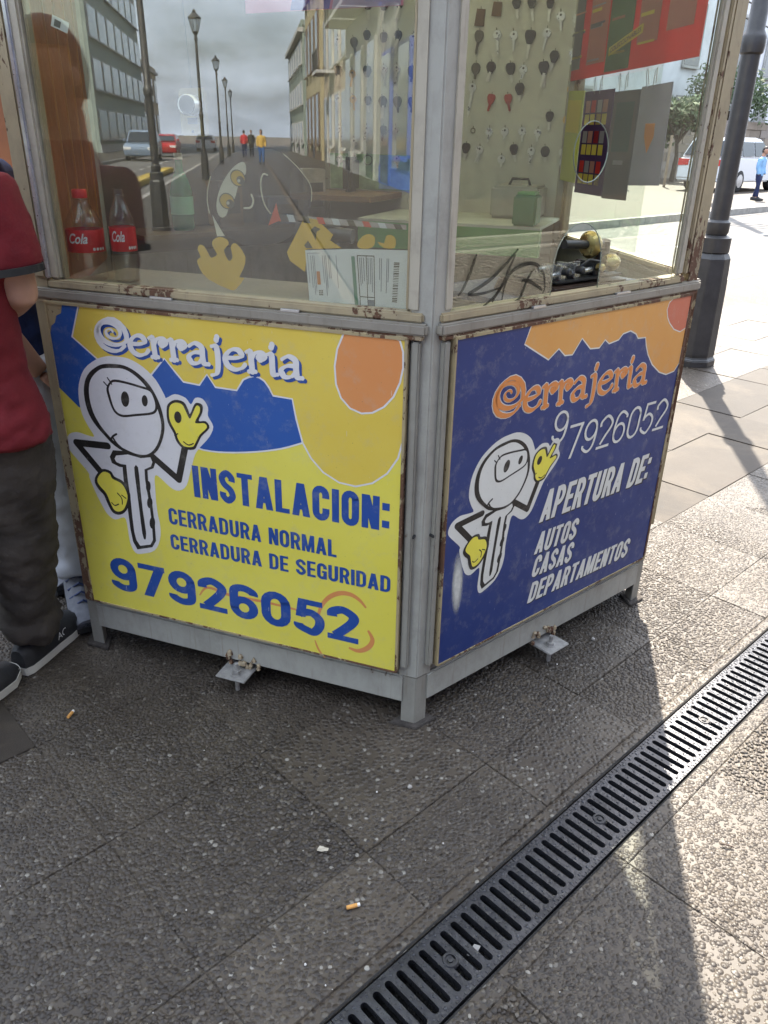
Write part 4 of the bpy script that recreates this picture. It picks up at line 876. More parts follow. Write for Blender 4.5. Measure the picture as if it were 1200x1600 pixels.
for q_, (k_, lab) in enumerate((('curve_a', 'thin white outline curve right of the eye sticker'), ('curve_b', 'thin pale outline curve left of the eye sticker'), ('curve_c', 'faint white scratched line between eye sticker and red triangle'))):
    tag(stroke(PF, gl(k_), (.0016, .0022, .003)[q_], .0011, SCW, 'outline_sticker', None), lab, 'sticker')
tag(stroke(PF, gl('smile'), .004, .0010, SCW, 'smile_sticker', None), 'small curved white smile line beside the eye sticker', 'sticker')
e1 = rshape(gl('E1'), .0018, SY, 'letter_sticker'); tag(e1, 'faded yellow letter sticker tilted behind the white papers', 'sticker')
for k in ('E1h', 'E1k'): rshape(gl(k), .0014, SK, 'letter_print', e1)
tag(rshape(gl('E2'), .0018, SY, 'letter_sticker', None, 2), 'round faded yellow sticker scrap above the white papers', 'sticker')
tag(rshape(gl('E3'), .0018, SY, 'letter_sticker', None, 2), 'torn faded yellow sticker scrap above the papers, nearest the corner', 'sticker')
tag(rshape(gl('tri'), .0012, PRED, 'triangle_sticker'), 'small orange red triangle sticker in the left window', 'sticker')
tp = rshape(gl('tape'), .0022, paper_mat('clear_tape', (.40, .36, .33), .6), 'barrier_tape'); tag(tp, 'strip of red and white printed tape across the left window', 'tape')
t4 = gl('tape')
for q in range(9):
    a = q/9+.02; b = a+.05; L0 = lambda f: tuple(t4[0][i]+(t4[1][i]-t4[0][i])*f for i in (0, 1)); L1 = lambda f: tuple(t4[3][i]+(t4[2][i]-t4[3][i])*f for i in (0, 1))
    rshape([L0(a), L0(b), L1(b+.02), L1(a+.02)], .0017, PRED if q % 3 == 0 else PW if q % 3 == 1 else SK, 'tape_stripe', tp)
# two licence papers behind the glass
def bil(Q, x, y): return tuple((Q[0][i]*(1-x)+Q[1][i]*x)*(1-y)+(Q[3][i]*(1-x)+Q[2][i]*x)*y for i in (0, 1))
def paper(key, label, marks):
    Q = gl(key); p = rshape(Q, .0012, PW, 'licence_paper'); tag(p, label, 'paper', 'papers in the left window')
    for x0, x1, y0, y1, m_ in marks: rshape([bil(Q, x0, y0), bil(Q, x1, y0), bil(Q, x1, y1), bil(Q, x0, y1)], .0006, m_, 'paper_print', p)
mk = [(.20, .27, .38, .62, PO), (.93, 1.0, .12, .98, PG)]+[(x, x+.012, .1, random.uniform(.5, .85), PGR) for x in (.10, .14, .17, .34, .38, .41, .46, .49, .62)]+[(.04, .05, .05, .6, PGR), (.04, .30, .05, .06, PGR)]+[(.22+.03*i, .24+.03*i, .72+.035*j, .745+.035*j, SK) for i in range(3) for j in range(3)]
paper('paper_a', 'white printed licence paper with orange mark, left of the two', mk)
mk = [(.04, .055, .10, .98, SK), (.20, .213, .10, .98, SK), (.34, .353, .10, .98, SK), (.04, .35, .10, .115, SK), (.04, .35, .80, .815, SK), (.20, .34, .85, .96, PGR)]+[(x, x+.014, .14, random.uniform(.5, .76), PGR) for x in (.08, .11, .15, .23, .27, .30, .44, .47, .57, .60)]+[(.70, .80, y, y+random.uniform(.006, .018), SK) for y in np.arange(.2, .85, .028)]
paper('paper_b', 'white printed licence paper with bar code, right of the two', mk)
sk_ = PanelFrame(FL, .980, 0, -1, -.021)
# sticker label top left, pink poster strip at the top
o = MB().poly([PF.p(x, y, .001) for x, y in ((.105, 1.60), (.145, 1.585), (.153, 1.604), (.113, 1.62))]).build('price_label', PW); tag(o, 'small white label stuck high on the left window', 'sticker')
MB().poly([PF.p(x, y, .0006) for x, y in ((.113, 1.600), (.128, 1.5945), (.133, 1.606), (.118, 1.6125))]).build('label_print', SK, o)
o = MB().poly([PF.p(x, y, .002) for x, y in ((.565, 1.612), (.885, 1.618), (.885, 1.80), (.565, 1.80))]).build('window_poster', paper_mat('poster_pink', (.55, .22, .30), .5)); tag(o, 'pink and violet poster strip along the top of the left window', 'poster')
MB().poly([PF.p(x, y, .0014) for x, y in ((.66, 1.615), (.74, 1.616), (.78, 1.80), (.70, 1.80))]).build('poster_print', paper_mat('poster_violet', (.16, .13, .36), .5), o)
MB().poly([PF.p(x, y, .0014) for x, y in ((.745, 1.616), (.88, 1.6185), (.88, 1.80), (.785, 1.80))]).build('poster_print', paper_mat('poster_lilac', (.50, .45, .52), .5), o)

# shelf inside the left window, counter along the right, bench under the key board
MB().fbox(FL, .05, .97, ZS+.002, ZS+.020, -.30, -.037).build('inner_shelf', plain('shelf_board', (.20, .17, .13), .6), K)
MB().fbox(FR, .38, .97, ZS-.02, ZS-.003, -.42, -.037).build('counter_top', plain('counter_blue', (.05, .06, .10), .5), K)
M_GREEN = plain('green_paint', (.16, .34, .14), .5, var=.12)
MB().fbox(F34, .35, 1.02, 1.035, 1.125, -.50, -.46).build('bench_front', M_GREEN, K)
MB().fbox(F34, .35, 1.02, 1.1255, 1.135, -.50, -.032).build('bench_top', plain('bench_top', (.48, .50, .42), .6), K)
MB().fbox(F34, .03, .36, 1.18, 1.20, -.40, -.032).build('wood_shelf', plain('shelf_wood', (.20, .12, .07), .6), K)
MB().fbox(F34, .04, .47, 1.205, 1.34, -.0365, -.034).build('picture_strip', plain('picture_green', (.24, .36, .22), .6, var=.5, scale=14), K)
MB().fbox(F34, .26, .40, 1.21, 1.338, -.0395, -.037).build('picture_strip', plain('picture_blue', (.20, .32, .50), .6, var=.4, scale=14), K)

# bottles
M_PET = emit_free_glass('bottle_plastic', tint=(.97, .97, .97), dust=.05, f0=.05); M_LBL = plain('label_red', (.55, .02, .022), .4, var=.05); M_CAP = plain('cap_red', (.55, .025, .02), .45); M_LW = plain('label_white', (.75, .75, .73), .5)
M_COLA = plain('dark_drink', (.035, .014, .008), .2)
def bottle(loc, h, label, fill, slim=.205, cap=True):
    b = thing('soda_bottle', loc, label, 'bottle', 'soda bottles on the window shelf'); r = h*slim; z = KP; c = Vector(loc)
    MB().lathe(c, z, [(0, r*.72), (.012*h, r*.92), (.05*h, r), (.18*h, r*.97), (.30*h, r), (.58*h, r), (.66*h, r*.93), (.76*h, r*.68), (.85*h, r*.40), (.89*h, r*.36), (.95*h, r*.36)], 28).build('bottle_body', M_PET, b, smooth=50)
    if fill: MB().lathe(c, z, [(.01*h, r*.66), (.05*h, r*.92), (fill*h, r*.92)], 24).build('drink', M_COLA, b, smooth=50)
    lb_ = MB().lathe(c, z, [(.33*h, r*1.012), (.335*h, r*1.02), (.57*h, r*1.02), (.575*h, r*1.012)], 36, cap=False).build('bottle_label', M_LBL, b, smooth=50)
    if cap: MB().lathe(c, z, [(.905*h, r*.40), (.985*h, r*.40), (.995*h, r*.36)], 20).build('bottle_cap', M_CAP, b, smooth=40)
    MB().lathe(c, z, [(.885*h, r*.44), (.90*h, r*.44)], 20).build('neck_ring', M_PET, b, smooth=40)
    # lettering wrapped round the label
    vs, fs = text_mesh('Cola', .02, .35); x0 = min(v[0] for v in vs); x1 = max(v[0] for v in vs); y0 = min(v[1] for v in vs); y1 = max(v[1] for v in vs)
    to = (Vector((0, 0, 0))-c); a0 = math.atan2(to.y, to.x)
    def wrap(fx, fy, lo, hi, zl, zh, rr): a = a0+lo+(hi-lo)*fx; return c+Vector((math.cos(a)*rr, math.sin(a)*rr, (zl+(zh-zl)*fy)*h))
    MB().add([wrap((x-x0)/(x1-x0), (y-y0)/(y1-y0), -.95, .10, .43, .54, r*1.03) for x, y in vs], fs).build('label_lettering', M_LW, lb_)
    for q in range(4):
        MB().poly([wrap(.5+.5*math.cos(t), .5+.5*math.sin(t), .32+q*.2, .48+q*.2, .35, .385, r*1.03) for t in np.linspace(0, 2*math.pi, 10, endpoint=False)]).build('label_mark', M_LW, lb_)
    for q in range(5): MB().poly([wrap(fx, fy, .25, 1.0, .42+q*.025, .43+q*.025, r*1.028) for fx, fy in ((0, 0), (1, 0), (1, 1), (0, 1))]).build('label_mark', plain('label_pink', (.55, .18, .18), .5), lb_)
    return b
def shelf_pt(px_u, d): return FL.p(px_u, ZS+.020, d)
bottle(shelf_pt(.925, -.095), .212, 'nearly empty cola bottle with red cap and red label, nearest the left edge', 0)
bottle(shelf_pt(.832, -.12), .225, 'slim open cola bottle with red label, right of the capped bottle', 0, .135, False)
# lock body hanging in the left window
lk = thing('rim_lock', FL.p(.64, 1.50, -.16), 'brass coloured rim lock with a round cylinder hanging in the left window', 'lock')
M_BRS = plain('brass_dull', (.20, .155, .06), .4, metal=.6, var=.15); M_STL = plain('steel', (.55, .55, .56), .3, metal=.9, var=.1); M_BLK = plain('black_plastic', (.018, .018, .018), .45)
MB().fbox(FL, .602, .664, 1.395, 1.492, -.175, -.150).build('lock_case', M_BRS, lk, bevel=.004)
MB().lathe(FL.p(.627, 1.458, -.152), FL.N, [(0, .021), (.030, .021), (.034, .018)], 22).build('lock_cylinder', M_STL, lk, smooth=40)
MB().lathe(FL.p(.620, 1.458, -.118), FL.N, [(0, .019), (.004, .019)], 22).build('cylinder_face', M_BLK, lk)
MB().fbox(FL, .618, .642, 1.420, 1.433, -.151, -.148).build('lock_plate', M_BLK, lk)
MB().lathe(FL.p(.631, 1.405, -.151), FL.N, [(0, .004), (.003, .003)], 10).build('lock_screw', M_BLK, lk)
MB().tube([FL.p(.633, 1.49, -.16), FL.p(.634, 1.7, -.15), FL.p(.635, ZT-.02, -.14)], .0012, 5).build('hanging_wire', M_BLK, lk)

# shelf with stock along the back left wall
MB().fbox(F23, .06, .98, 1.068, 1.083, -.28, -.046).build('stock_shelf', plain('shelf_dark', (.10, .07, .05), .6), K)
M_KDKP = plain('carton_print', (.06, .05, .04), .6)
def stock(u, z, w_, h_, d_, c, nm, lab, cat):
    o = MB().fbox(F23, u, u+w_, z, z+h_, -.07-d_, -.07).build(nm, plain(nm+'_%d' % int(u*100), c, .5, var=.2, scale=25), bevel=.004); tag(o, lab, cat, 'stock on the back shelves')
    MB().fbox(F23, u+w_*.15, u+w_*.85, z+h_*.3, z+h_*.75, -.0722-d_, -.0705-d_).build('box_print', M_KDKP, o)
stock(.42, 1.084, .10, .16, .10, (.30, .18, .08), 'carton', 'brown carton on the lower back shelf, left window', 'carton')
stock(.62, 1.084, .14, .10, .12, (.10, .14, .24), 'carton', 'low blue carton on the lower back shelf, left window', 'carton')
stock(.80, 1.084, .11, .20, .10, (.32, .30, .26), 'carton', 'tall pale carton on the lower back shelf, left window', 'carton')
gb = thing('green_bottle', F23.p(.262, 1.084, -.18), 'green bottle standing on the back shelf in the left window', 'bottle'); gc = F23.p(.262, 1.084, -.18)
MB().lathe(gc, KP, [(0, .034), (.01, .040), (.13, .040), (.17, .030), (.20, .014), (.235, .013)], 20).build('bottle_body', plain('green_bottle_glass', (.02, .16, .07), .15), gb, smooth=50)
MB().lathe(gc, KP, [(.055, .0408), (.115, .0408)], 20, cap=False).build('bottle_label', plain('green_label', (.25, .55, .38), .5), gb, smooth=50)
MB().lathe(gc, KP, [(.235, .015), (.255, .015)], 14).build('bottle_cap', M_LW, gb)

# keys on the board ----------------------------------------------------
KF = PanelFrame(F34, 0, 0, 1, -.0345)
class KeyF:                                    # board plane seen from inside: x to the right for the viewer
    def p(s, x, z, d=0.0): return F34.p(x, z, -.0342-d)
KFm = KeyF()
M_SIL = plain('key_nickel', (.62, .62, .58), .3, metal=.7, var=.1); M_BRA = plain('key_brass', (.52, .33, .12), .35, metal=.7); M_KBL = plain('key_black_head', (.015, .015, .014), .4); M_KRD = plain('key_red', (.30, .03, .02), .45); M_KDK = plain('key_dark', (.075, .068, .055), .45); M_KBR = plain('key_tag_brown', (.10, .05, .02), .6)
M_KBZ = plain('key_blade_dull', (.60, .59, .54), .35, metal=.5)
names = {'k': ('black headed car key', M_KBL, M_KBZ, 1.0), 'k2': ('pair of black headed car keys', M_KBL, M_KBZ, 1.0), 's': ('silver house key', M_SIL, M_SIL, .72), 's2': ('pair of silver house keys', M_SIL, M_SIL, .8), 'd': ('dull dark key', M_KDK, M_KDK, .9), 'o': ('long copper coloured key', M_BRA, M_BRA, .6),
         'b': ('brass house key', M_BRA, M_BRA, .8), 'r': ('steel key ring', M_KDK, M_KDK, .8), 't': ('brown leather key tag', M_KBR, M_KBR, 1.2), 'f': ('black car key fob', M_KBL, M_KBZ, 1.1), 'w': ('wide black headed car key', M_KBL, M_KBZ, 1.2), 'l': ('long silver lever key', M_SIL, M_SIL, .7), 'R': ('red coated key', M_KRD, M_KRD, .75), 'h': ('empty steel hook', M_KDK, M_KDK, .5)}
ordn = ['first', 'second', 'third', 'fourth', 'fifth', 'sixth', 'seventh', 'eighth', 'ninth', 'tenth', 'eleventh', 'twelfth', 'thirteenth']
rown = [1.905, 1.79, 1.70, 1.60, 1.49, 1.41]
def rowof(z): return sum(z < q for q in rown)
_r = random.Random(5)
for z_ in (1.935, 1.815, 1.700, 1.600, 1.495, 1.385):
    for i_ in range(16):
        x_ = .050+i_*.0635+_r.uniform(-.006, .006)
        if all(abs(x_-a_[0]) > .038 or abs(z_-.03-a_[1]+a_[3]*.4) > .062 for a_ in KEYS) and not (.45 < x_ < .60): KEYS.append((x_, z_+_r.uniform(-.01, .008), _r.choice(['s', 's', 'k', 'b', 's2', 'k']), _r.uniform(.052, .072)))
rows = {}
for kx, kz, kk, kl in KEYS: rows.setdefault((rowof(kz), kx < .5), []).append(kx)
def key(kx, kz, kk, kl):
    nm, hm, bmat, hw = names[kk]; row = rowof(kz); side = 'left' if kx < .5 else 'right'
    pos = sorted(rows[(row, kx < .5)]).index(kx)
    lab = '%s, %s in the %s key row of the %s window' % (nm, ordn[pos], ['top', 'second', 'third', 'fourth', 'fifth', 'sixth', 'lowest'][row], side)
    hr = min(.40*kl, .0165)*(.9 if kk in 's s2 b o l'.split() else 1.1)*(1 if hw < 1.1 else 1.15); tilt = random.uniform(-.16, .16)
    ca, sa = math.cos(tilt), math.sin(tilt)
    def q(x, y, d=0.): return KFm.p(kx+x*ca-y*sa, kz+x*sa+y*ca, d)
    mb = MB()
    if kk in ('k', 'k2', 'w', 'd', 'f', 'R'):
        a = hr*random.uniform(.78, .98); e = random.uniform(.15, .6); sq = random.uniform(.7, 1.0); pts = smoothloop([(-a*.8*sq, -e*.3*a), (0, 0), (a*.8*sq, -e*.3*a), (a, -a*.9), (a*(.55+.4*e), -1.8*a), (a*.35, -2.25*a), (-a*.35, -2.25*a), (-a*(.55+.4*e), -1.8*a), (-a, -a*.9)], 3); th = .006; hl = 2.2*a
    elif kk == 't':
        pts = [(-.016, 0), (.016, 0), (.018, -kl), (-.018, -kl)]; th = .004; hl = kl
    elif kk in ('r', 'h'):
        mb.tube([q(math.cos(t)*kl*.4, -kl*.4+math.sin(t)*kl*.4, .004) for t in np.linspace(0, 2*math.pi, 17)], .0018, 5); pts = None; hl = kl
    else:
        a = hr; pts = [(math.sin(t)*a*1.0, -a+math.cos(t)*a) for t in np.linspace(0, 2*math.pi, 16, endpoint=False)]; th = .0035; hl = 1.95*a
    if pts: mb.prism([q(x, y, .003) for x, y in pts], [q(x, y, .003+th) for x, y in pts])
    o = mb.build('hanging_key' if kk not in 'trh' else {'t': 'key_tag', 'r': 'key_ring', 'h': 'hook'}[kk], hm, smooth=False); tag(o, lab, 'key' if kk not in 'trh' else {'t': 'tag', 'r': 'key ring', 'h': 'hook'}[kk], 'keys hanging on the board inside')
    if pts and kk != 't':
        for j in range(2 if kk in ('k2', 's2', 'w') else 1):
            an = (random.uniform(-.12, .2) if j == 0 else random.uniform(-.35, -.2)); ex = max(kl-hl, .02); wb = .0050 if kk not in ('s', 'b') else .0042
            B = [(-wb, .004), (wb, .004), (wb, -.35*ex), (wb*.5, -.45*ex), (wb, -.55*ex), (wb*.45, -.68*ex), (wb*.9, -.8*ex), (0, -ex), (-wb, -.85*ex)]
            mb = MB(); rot2 = lambda x, y: (x*math.cos(an)-y*math.sin(an), x*math.sin(an)+y*math.cos(an)-hl*.96)
            mb.prism([q(*rot2(x, y), .0045+j*.003) for x, y in B], [q(*rot2(x, y), .0065+j*.003) for x, y in B]); mb.build('blade', bmat, o)
        if kk in ('s', 's2', 'b', 'l', 'o'):
            mb = MB(); mb.prism([q(math.cos(t)*hr*.28, -hr*.7+math.sin(t)*hr*.28, .0064) for t in np.linspace(0, 6.28, 8, endpoint=False)], [q(math.cos(t)*hr*.28, -hr*.7+math.sin(t)*hr*.28, .0070) for t in np.linspace(0, 6.28, 8, endpoint=False)]); mb.build('key_hole', M_KDK, o)
    MB().tube([q(0, -.002, -.003), q(0, .002, .010), q(0, .008, .011)], .0012, 5).build('hook', M_KDK, o)
for kk_ in KEYS: key(*kk_)

# posters on the far right glass ------------------------------------------
class P45:
    def p(s, x, z, d=0.0): return F45.p(x, z, -.045-d)
PQ = P45()
def hang(name, label, cat, Q, mat, prints, group=None):
    A = [PQ.p(*bil(Q, x, y), 0) for x, y in ((0, 0), (1, 0), (1, 1), (0, 1))]; B = [PQ.p(*bil(Q, x, y), .0025) for x, y in ((0, 0), (1, 0), (1, 1), (0, 1))]
    o = MB().prism(A, B).build(name, mat); tag(o, label, cat, group)
    for i, (x0, x1, y0, y1, m_) in enumerate(prints):
        MB().poly([PQ.p(*bil(Q, x, y), .0036+(i % 7)*.0003) for x, y in ((x0, y0), (x1, y0), (x1, y1), (x0, y1))]).build('poster_print', m_, o)
    return o
TRED = paper_mat('poster_red', (.52, .022, .022), .5); TGRN = paper_mat('poster_green', (.05, .13, .06), .4); TYEL = paper_mat('poster_yellow', (.60, .50, .09), .45); TPUR = paper_mat('poster_purple', (.045, .016, .085), .3); TGRY = paper_mat('poster_grey', (.30, .30, .34), .5); TDK = paper_mat('poster_dark', (.12, .13, .145), .4); TTEAL = paper_mat('poster_teal', (.07, .12, .13), .4); TLIME = paper_mat('poster_lime', (.42, .44, .12), .45); TPINK = paper_mat('poster_rose', (.40, .20, .17), .5)
pr = [(.02, .14, .10, 1, TDK), (.20, .36, .12, 1, TPINK), (.37, .56, 0.02, 1, TGRN), (.60, .74, .2, 1, TPINK), (.79, .95, .25, 1, TPINK)]
for i in range(26):
    x = random.choice([.04, .21, .39, .61, .80]); y = random.uniform(.12, .95); pr.append((x, x+random.uniform(.08, .13), y, y+random.uniform(.012, .03), random.choice([TPINK, TYEL, TDK, TGRY])))
QR = [(-.03, 1.60), (.905, 1.612), (.90, 1.93), (-.03, 1.93)]
op = [(-.03, 1.60), (.905, 1.612), (.905, 1.775), (.63, 1.80), (.62, 2.20), (-.03, 2.20)]  # stepped top, out of view, shaped to bound the sunlit paving strip
rp_ = MB().prism([PQ.p(x, z, 0) for x, z in op], [PQ.p(x, z, .0025) for x, z in op]).build('red_poster', TRED); tag(rp_, 'red collectables poster with printed columns hanging high in the right window', 'poster')
for i, (x0, x1, y0, y1, m_) in enumerate(pr):
    if x1 > .74: y1 = min(y1, .5); y0 = min(y0, y1-.02)
    MB().poly([PQ.p(*bil(QR, x, y), .0036+(i % 7)*.0003) for x, y in ((x0, y0), (x1, y0), (x1, y1), (x0, y1))]).build('poster_print', m_, rp_)
MB().poly([PQ.p(x, z, .0062) for x, z in ((.34, 1.655), (.565, 1.70), (.565, 1.725), (.34, 1.68))]).build('poster_band', TYEL, rp_)
class Slant:
    def p(s, x, y, d=0.0): return PQ.p(x, y+(x-.34)*.2, .007)
put_text('poster_lettering', 'COLECCIONABLES', Slant(), (.35, 1.661), (.555, 1.661), .014, 0, SK, rp_, bold=.03)
hang('lime_poster', 'yellow green poster hanging beside the key board', 'poster', [(.02, 1.27), (.17, 1.265), (.17, 1.565), (.02, 1.57)], TLIME, [(.1, .9, .55, .9, TYEL)], 'posters clipped on the far glass')
pp = [(.03, .97, .02, .98, TPUR)]
for i in range(3):
    for j in range(4): pp += [(.10+.2*j, .26+.2*j, .10+.29*i, .20+.29*i, TYEL), (.10+.2*j, .26+.2*j, .215+.29*i, .33+.29*i, [TRED, TGRY, TPINK][(i+j) % 3])]
hang('purple_rack_card', 'purple card with rows of small coloured boxes seen through the oval hole', 'card', [(.18, 1.235), (.415, 1.235), (.415, 1.56), (.18, 1.56)], TPUR, pp, 'posters clipped on the far glass')
hang('dark_poster', 'dark poster with pale lettering, clipped right of the purple card', 'poster', [(.42, 1.23), (.60, 1.235), (.60, 1.55), (.42, 1.55)], TDK, [(.15, .85, .45, .9, TTEAL), (.3, .7, .33, .37, TGRY)], 'posters clipped on the far glass')
o = hang('grey_poster', 'grey poster with a small orange shield, clipped nearest the corner post', 'poster', [(.605, 1.28), (.80, 1.29), (.79, 1.56), (.605, 1.555)], TGRY, [], 'posters clipped on the far glass')
MB().poly([PQ.p(x, z, .004) for x, z in ((.665, 1.455), (.725, 1.455), (.728, 1.42), (.697, 1.375), (.667, 1.42))]).build('poster_print', PO, o)
M_WIRE = plain('clip_wire', (.5, .5, .5), .3, metal=.8)
for i, x in enumerate((.28, .47, .655)):
    c_ = MB().tube([PQ.p(x-.012, 1.55, .005), PQ.p(x-.016, 1.59, .012), PQ.p(x-.006, 1.60, .013), PQ.p(x-.002, 1.56, .006)], .0012, 5); c_.tube([PQ.p(x+.025, 1.55, .005), PQ.p(x+.040, 1.59, .012), PQ.p(x+.052, 1.60, .013), PQ.p(x+.042, 1.56, .006)], .0012, 5)
    o = c_.build('binder_clip', M_WIRE); tag(o, 'wire binder clip on the %s poster, far right glass' % ('purple', 'dark', 'grey')[i], 'clip', 'binder clips')

# key-cutting machine behind the serving arch --------------------------------
class MachineFrame:
    def p(s, u, z, d=0.0): return FR.p(u+.125, ZS+(z-ZS)*.70-.006, d+.03)
MF = MachineFrame()
km = thing('key_machine', MF.p(.47, ZS-.003, -.16), 'dark key cutting machine with brass wheel behind the serving arch', 'machine')
M_DKM = plain('machine_brown', (.045, .025, .017), .4, var=.2); M_MET = plain('machine_steel', (.42, .42, .42), .28, metal=.85, var=.2, scale=30); M_BRW = plain('brass_wheel', (.42, .33, .14), .3, metal=.85); M_IRD = plain('machine_iron', (.04, .04, .042), .4, metal=.4)
mb = MB(); mb.prism([MF.p(.33, ZS+.012, -.09), MF.p(.66, ZS+.012, -.09), MF.p(.66, ZS+.012, -.29), MF.p(.33, ZS+.012, -.29)], [MF.p(.34, ZS+.055, -.095), MF.p(.65, ZS+.047, -.095), MF.p(.65, ZS+.06, -.28), MF.p(.34, ZS+.06, -.28)]); mb.build('machine_base', M_DKM, km, bevel=.004)
MB().fbox(MF, .36, .64, ZS+.061, ZS+.070, -.25, -.105).build('machine_plate', M_IRD, km, bevel=.002)
for d, z in ((-.13, .085), (-.17, .10)): MB().tube([MF.p(.36, ZS+z, d), MF.p(.60, ZS+z+.006, d)], .008, 12).build('guide_rod', M_MET, km, smooth=40)
for u in (.40, .455, .54):
    MB().fbox(MF, u-.012, u+.014, ZS+.070, ZS+.118, -.185, -.118).build('vice_jaw', M_MET if u < .5 else M_IRD, km, bevel=.003)
    MB().lathe(MF.p(u, ZS+.10, -.118), FR.N, [(0, .010), (.016, .010), (.02, .006)], 12).build('vice_knob', M_IRD if u < .5 else M_BRW, km, smooth=40)
MB().lathe(MF.p(.555, ZS+.175, -.15), -FR.D, [(0, .012), (.004, .030), (.016, .034), (.020, .034), (.030, .026), (.034, .012)], 26).build('cutter_wheel', M_BRW, km, smooth=30)
MB().tube([MF.p(.43, ZS+.185, -.15), MF.p(.60, ZS+.170, -.15)], .011, 12).build('cutter_shaft', M_IRD, km, smooth=40)
MB().tube([MF.p(.60, ZS+.07, -.16), MF.p(.606, ZS+.13, -.155), MF.p(.60, ZS+.185, -.15)], [.022, .018, .016], 12).build('machine_arm', M_IRD, km, smooth=50)
MB().lathe(MF.p(.585, ZS+.115, -.125), (FR.N+FR.D*-.4).normalized(), [(0, .018), (.02, .024), (.035, .02), (.045, .008)], 16).build('brass_knob', M_BRW, km, smooth=50)
MB().tube([MF.p(.45, ZS+.10, -.12), MF.p(.475, ZS+.135, -.10), MF.p(.515, ZS+.125, -.095)], .004, 8).build('machine_lever', M_IRD, km, smooth=50)
# odds and ends on the counter
o = MB().tube([MF.p(.40, ZS+.006, -.07), MF.p(.52, ZS+.009, -.055)], [.007, .007], 10).build('screwdriver', plain('handle_blue', (.02, .04, .22), .35)); tag(o, 'blue handled screwdriver lying behind the serving arch', 'screwdriver')
MB().tube([MF.p(.52, ZS+.009, -.055), MF.p(.60, ZS+.009, -.05)], .0025, 8).build('shank', M_MET, o)
o = MB().fbox(MF, .535, .556, ZS-.001, ZS+.022, -.075, -.05).build('small_red_box', plain('box_red', (.35, .02, .04), .4), bevel=.003); tag(o, 'tiny red box at the right of the serving arch', 'box')
o = MB().fbox(F34, .92, 1.00, 1.137, 1.235, -.50, -.40).build('green_box', plain('green_box_paint', (.10, .22, .12), .5), bevel=.006); tag(o, 'green metal box on the bench beyond the serving arch', 'box')
MB().fbox(F34, .93, .99, 1.236, 1.244, -.49, -.41).build('box_lid', M_GREEN, o)
# drill stand and tools on the bench, seen through the left window
def blob(name, label, cat, parts):
    r = thing(name, parts[0][1], label, cat)
    for nm, p0, p1, r0, m_ in parts: MB().tube([p0, (p0+p1)/2, p1], r0, 12).build(nm, m_, r, smooth=40)
blob('bench_vice', 'dark bench vice standing on the shelf inside the left window', 'vice', [('column', FL.p(.32, ZS+.02, -.20), FL.p(.32, ZS+.17, -.21), .022, M_IRD), ('jaw', FL.p(.26, ZS+.15, -.20), FL.p(.40, ZS+.16, -.20), .016, M_IRD), ('foot', FL.p(.30, ZS+.025, -.20), FL.p(.36, ZS+.025, -.20), .03, M_IRD), ('handle', FL.p(.33, ZS+.03, -.17), FL.p(.30, ZS+.09, -.15), .004, M_MET)])
o = MB().fbox(F34, .16, .20, 1.201, 1.33, -.20, -.10).build('spray_can', M_IRD, bevel=.012); tag(o, 'dark spray can on the wooden shelf under the keys', 'can'); MB().fbox(F34, .172, .188, 1.331, 1.35, -.16, -.14).build('nozzle', M_LW, o)
o = MB().fbox(F34, .62, .66, 1.136, 1.31, -.30, -.26).build('black_bottle', plain('bottle_dark_green', (.02, .05, .03), .3), bevel=.012); tag(o, 'dark green bottle on the bench below the right hand keys', 'bottle'); MB().fbox(F34, .632, .648, 1.3105, 1.335, -.288, -.272).build('cap', M_BLK, o)
o = MB().fbox(F34, .78, .96, 1.137, 1.25, -.24, -.05).build('tool_case', plain('case_grey', (.34, .34, .30), .5), bevel=.01); tag(o, 'grey tool case standing on the bench under the key rows', 'case'); MB().tube([F34.p(.83, 1.248, -.15), F34.p(.84, 1.272, -.15), F34.p(.90, 1.272, -.15), F34.p(.91, 1.248, -.15)], .005, 8).build('handle', M_BLK, o)

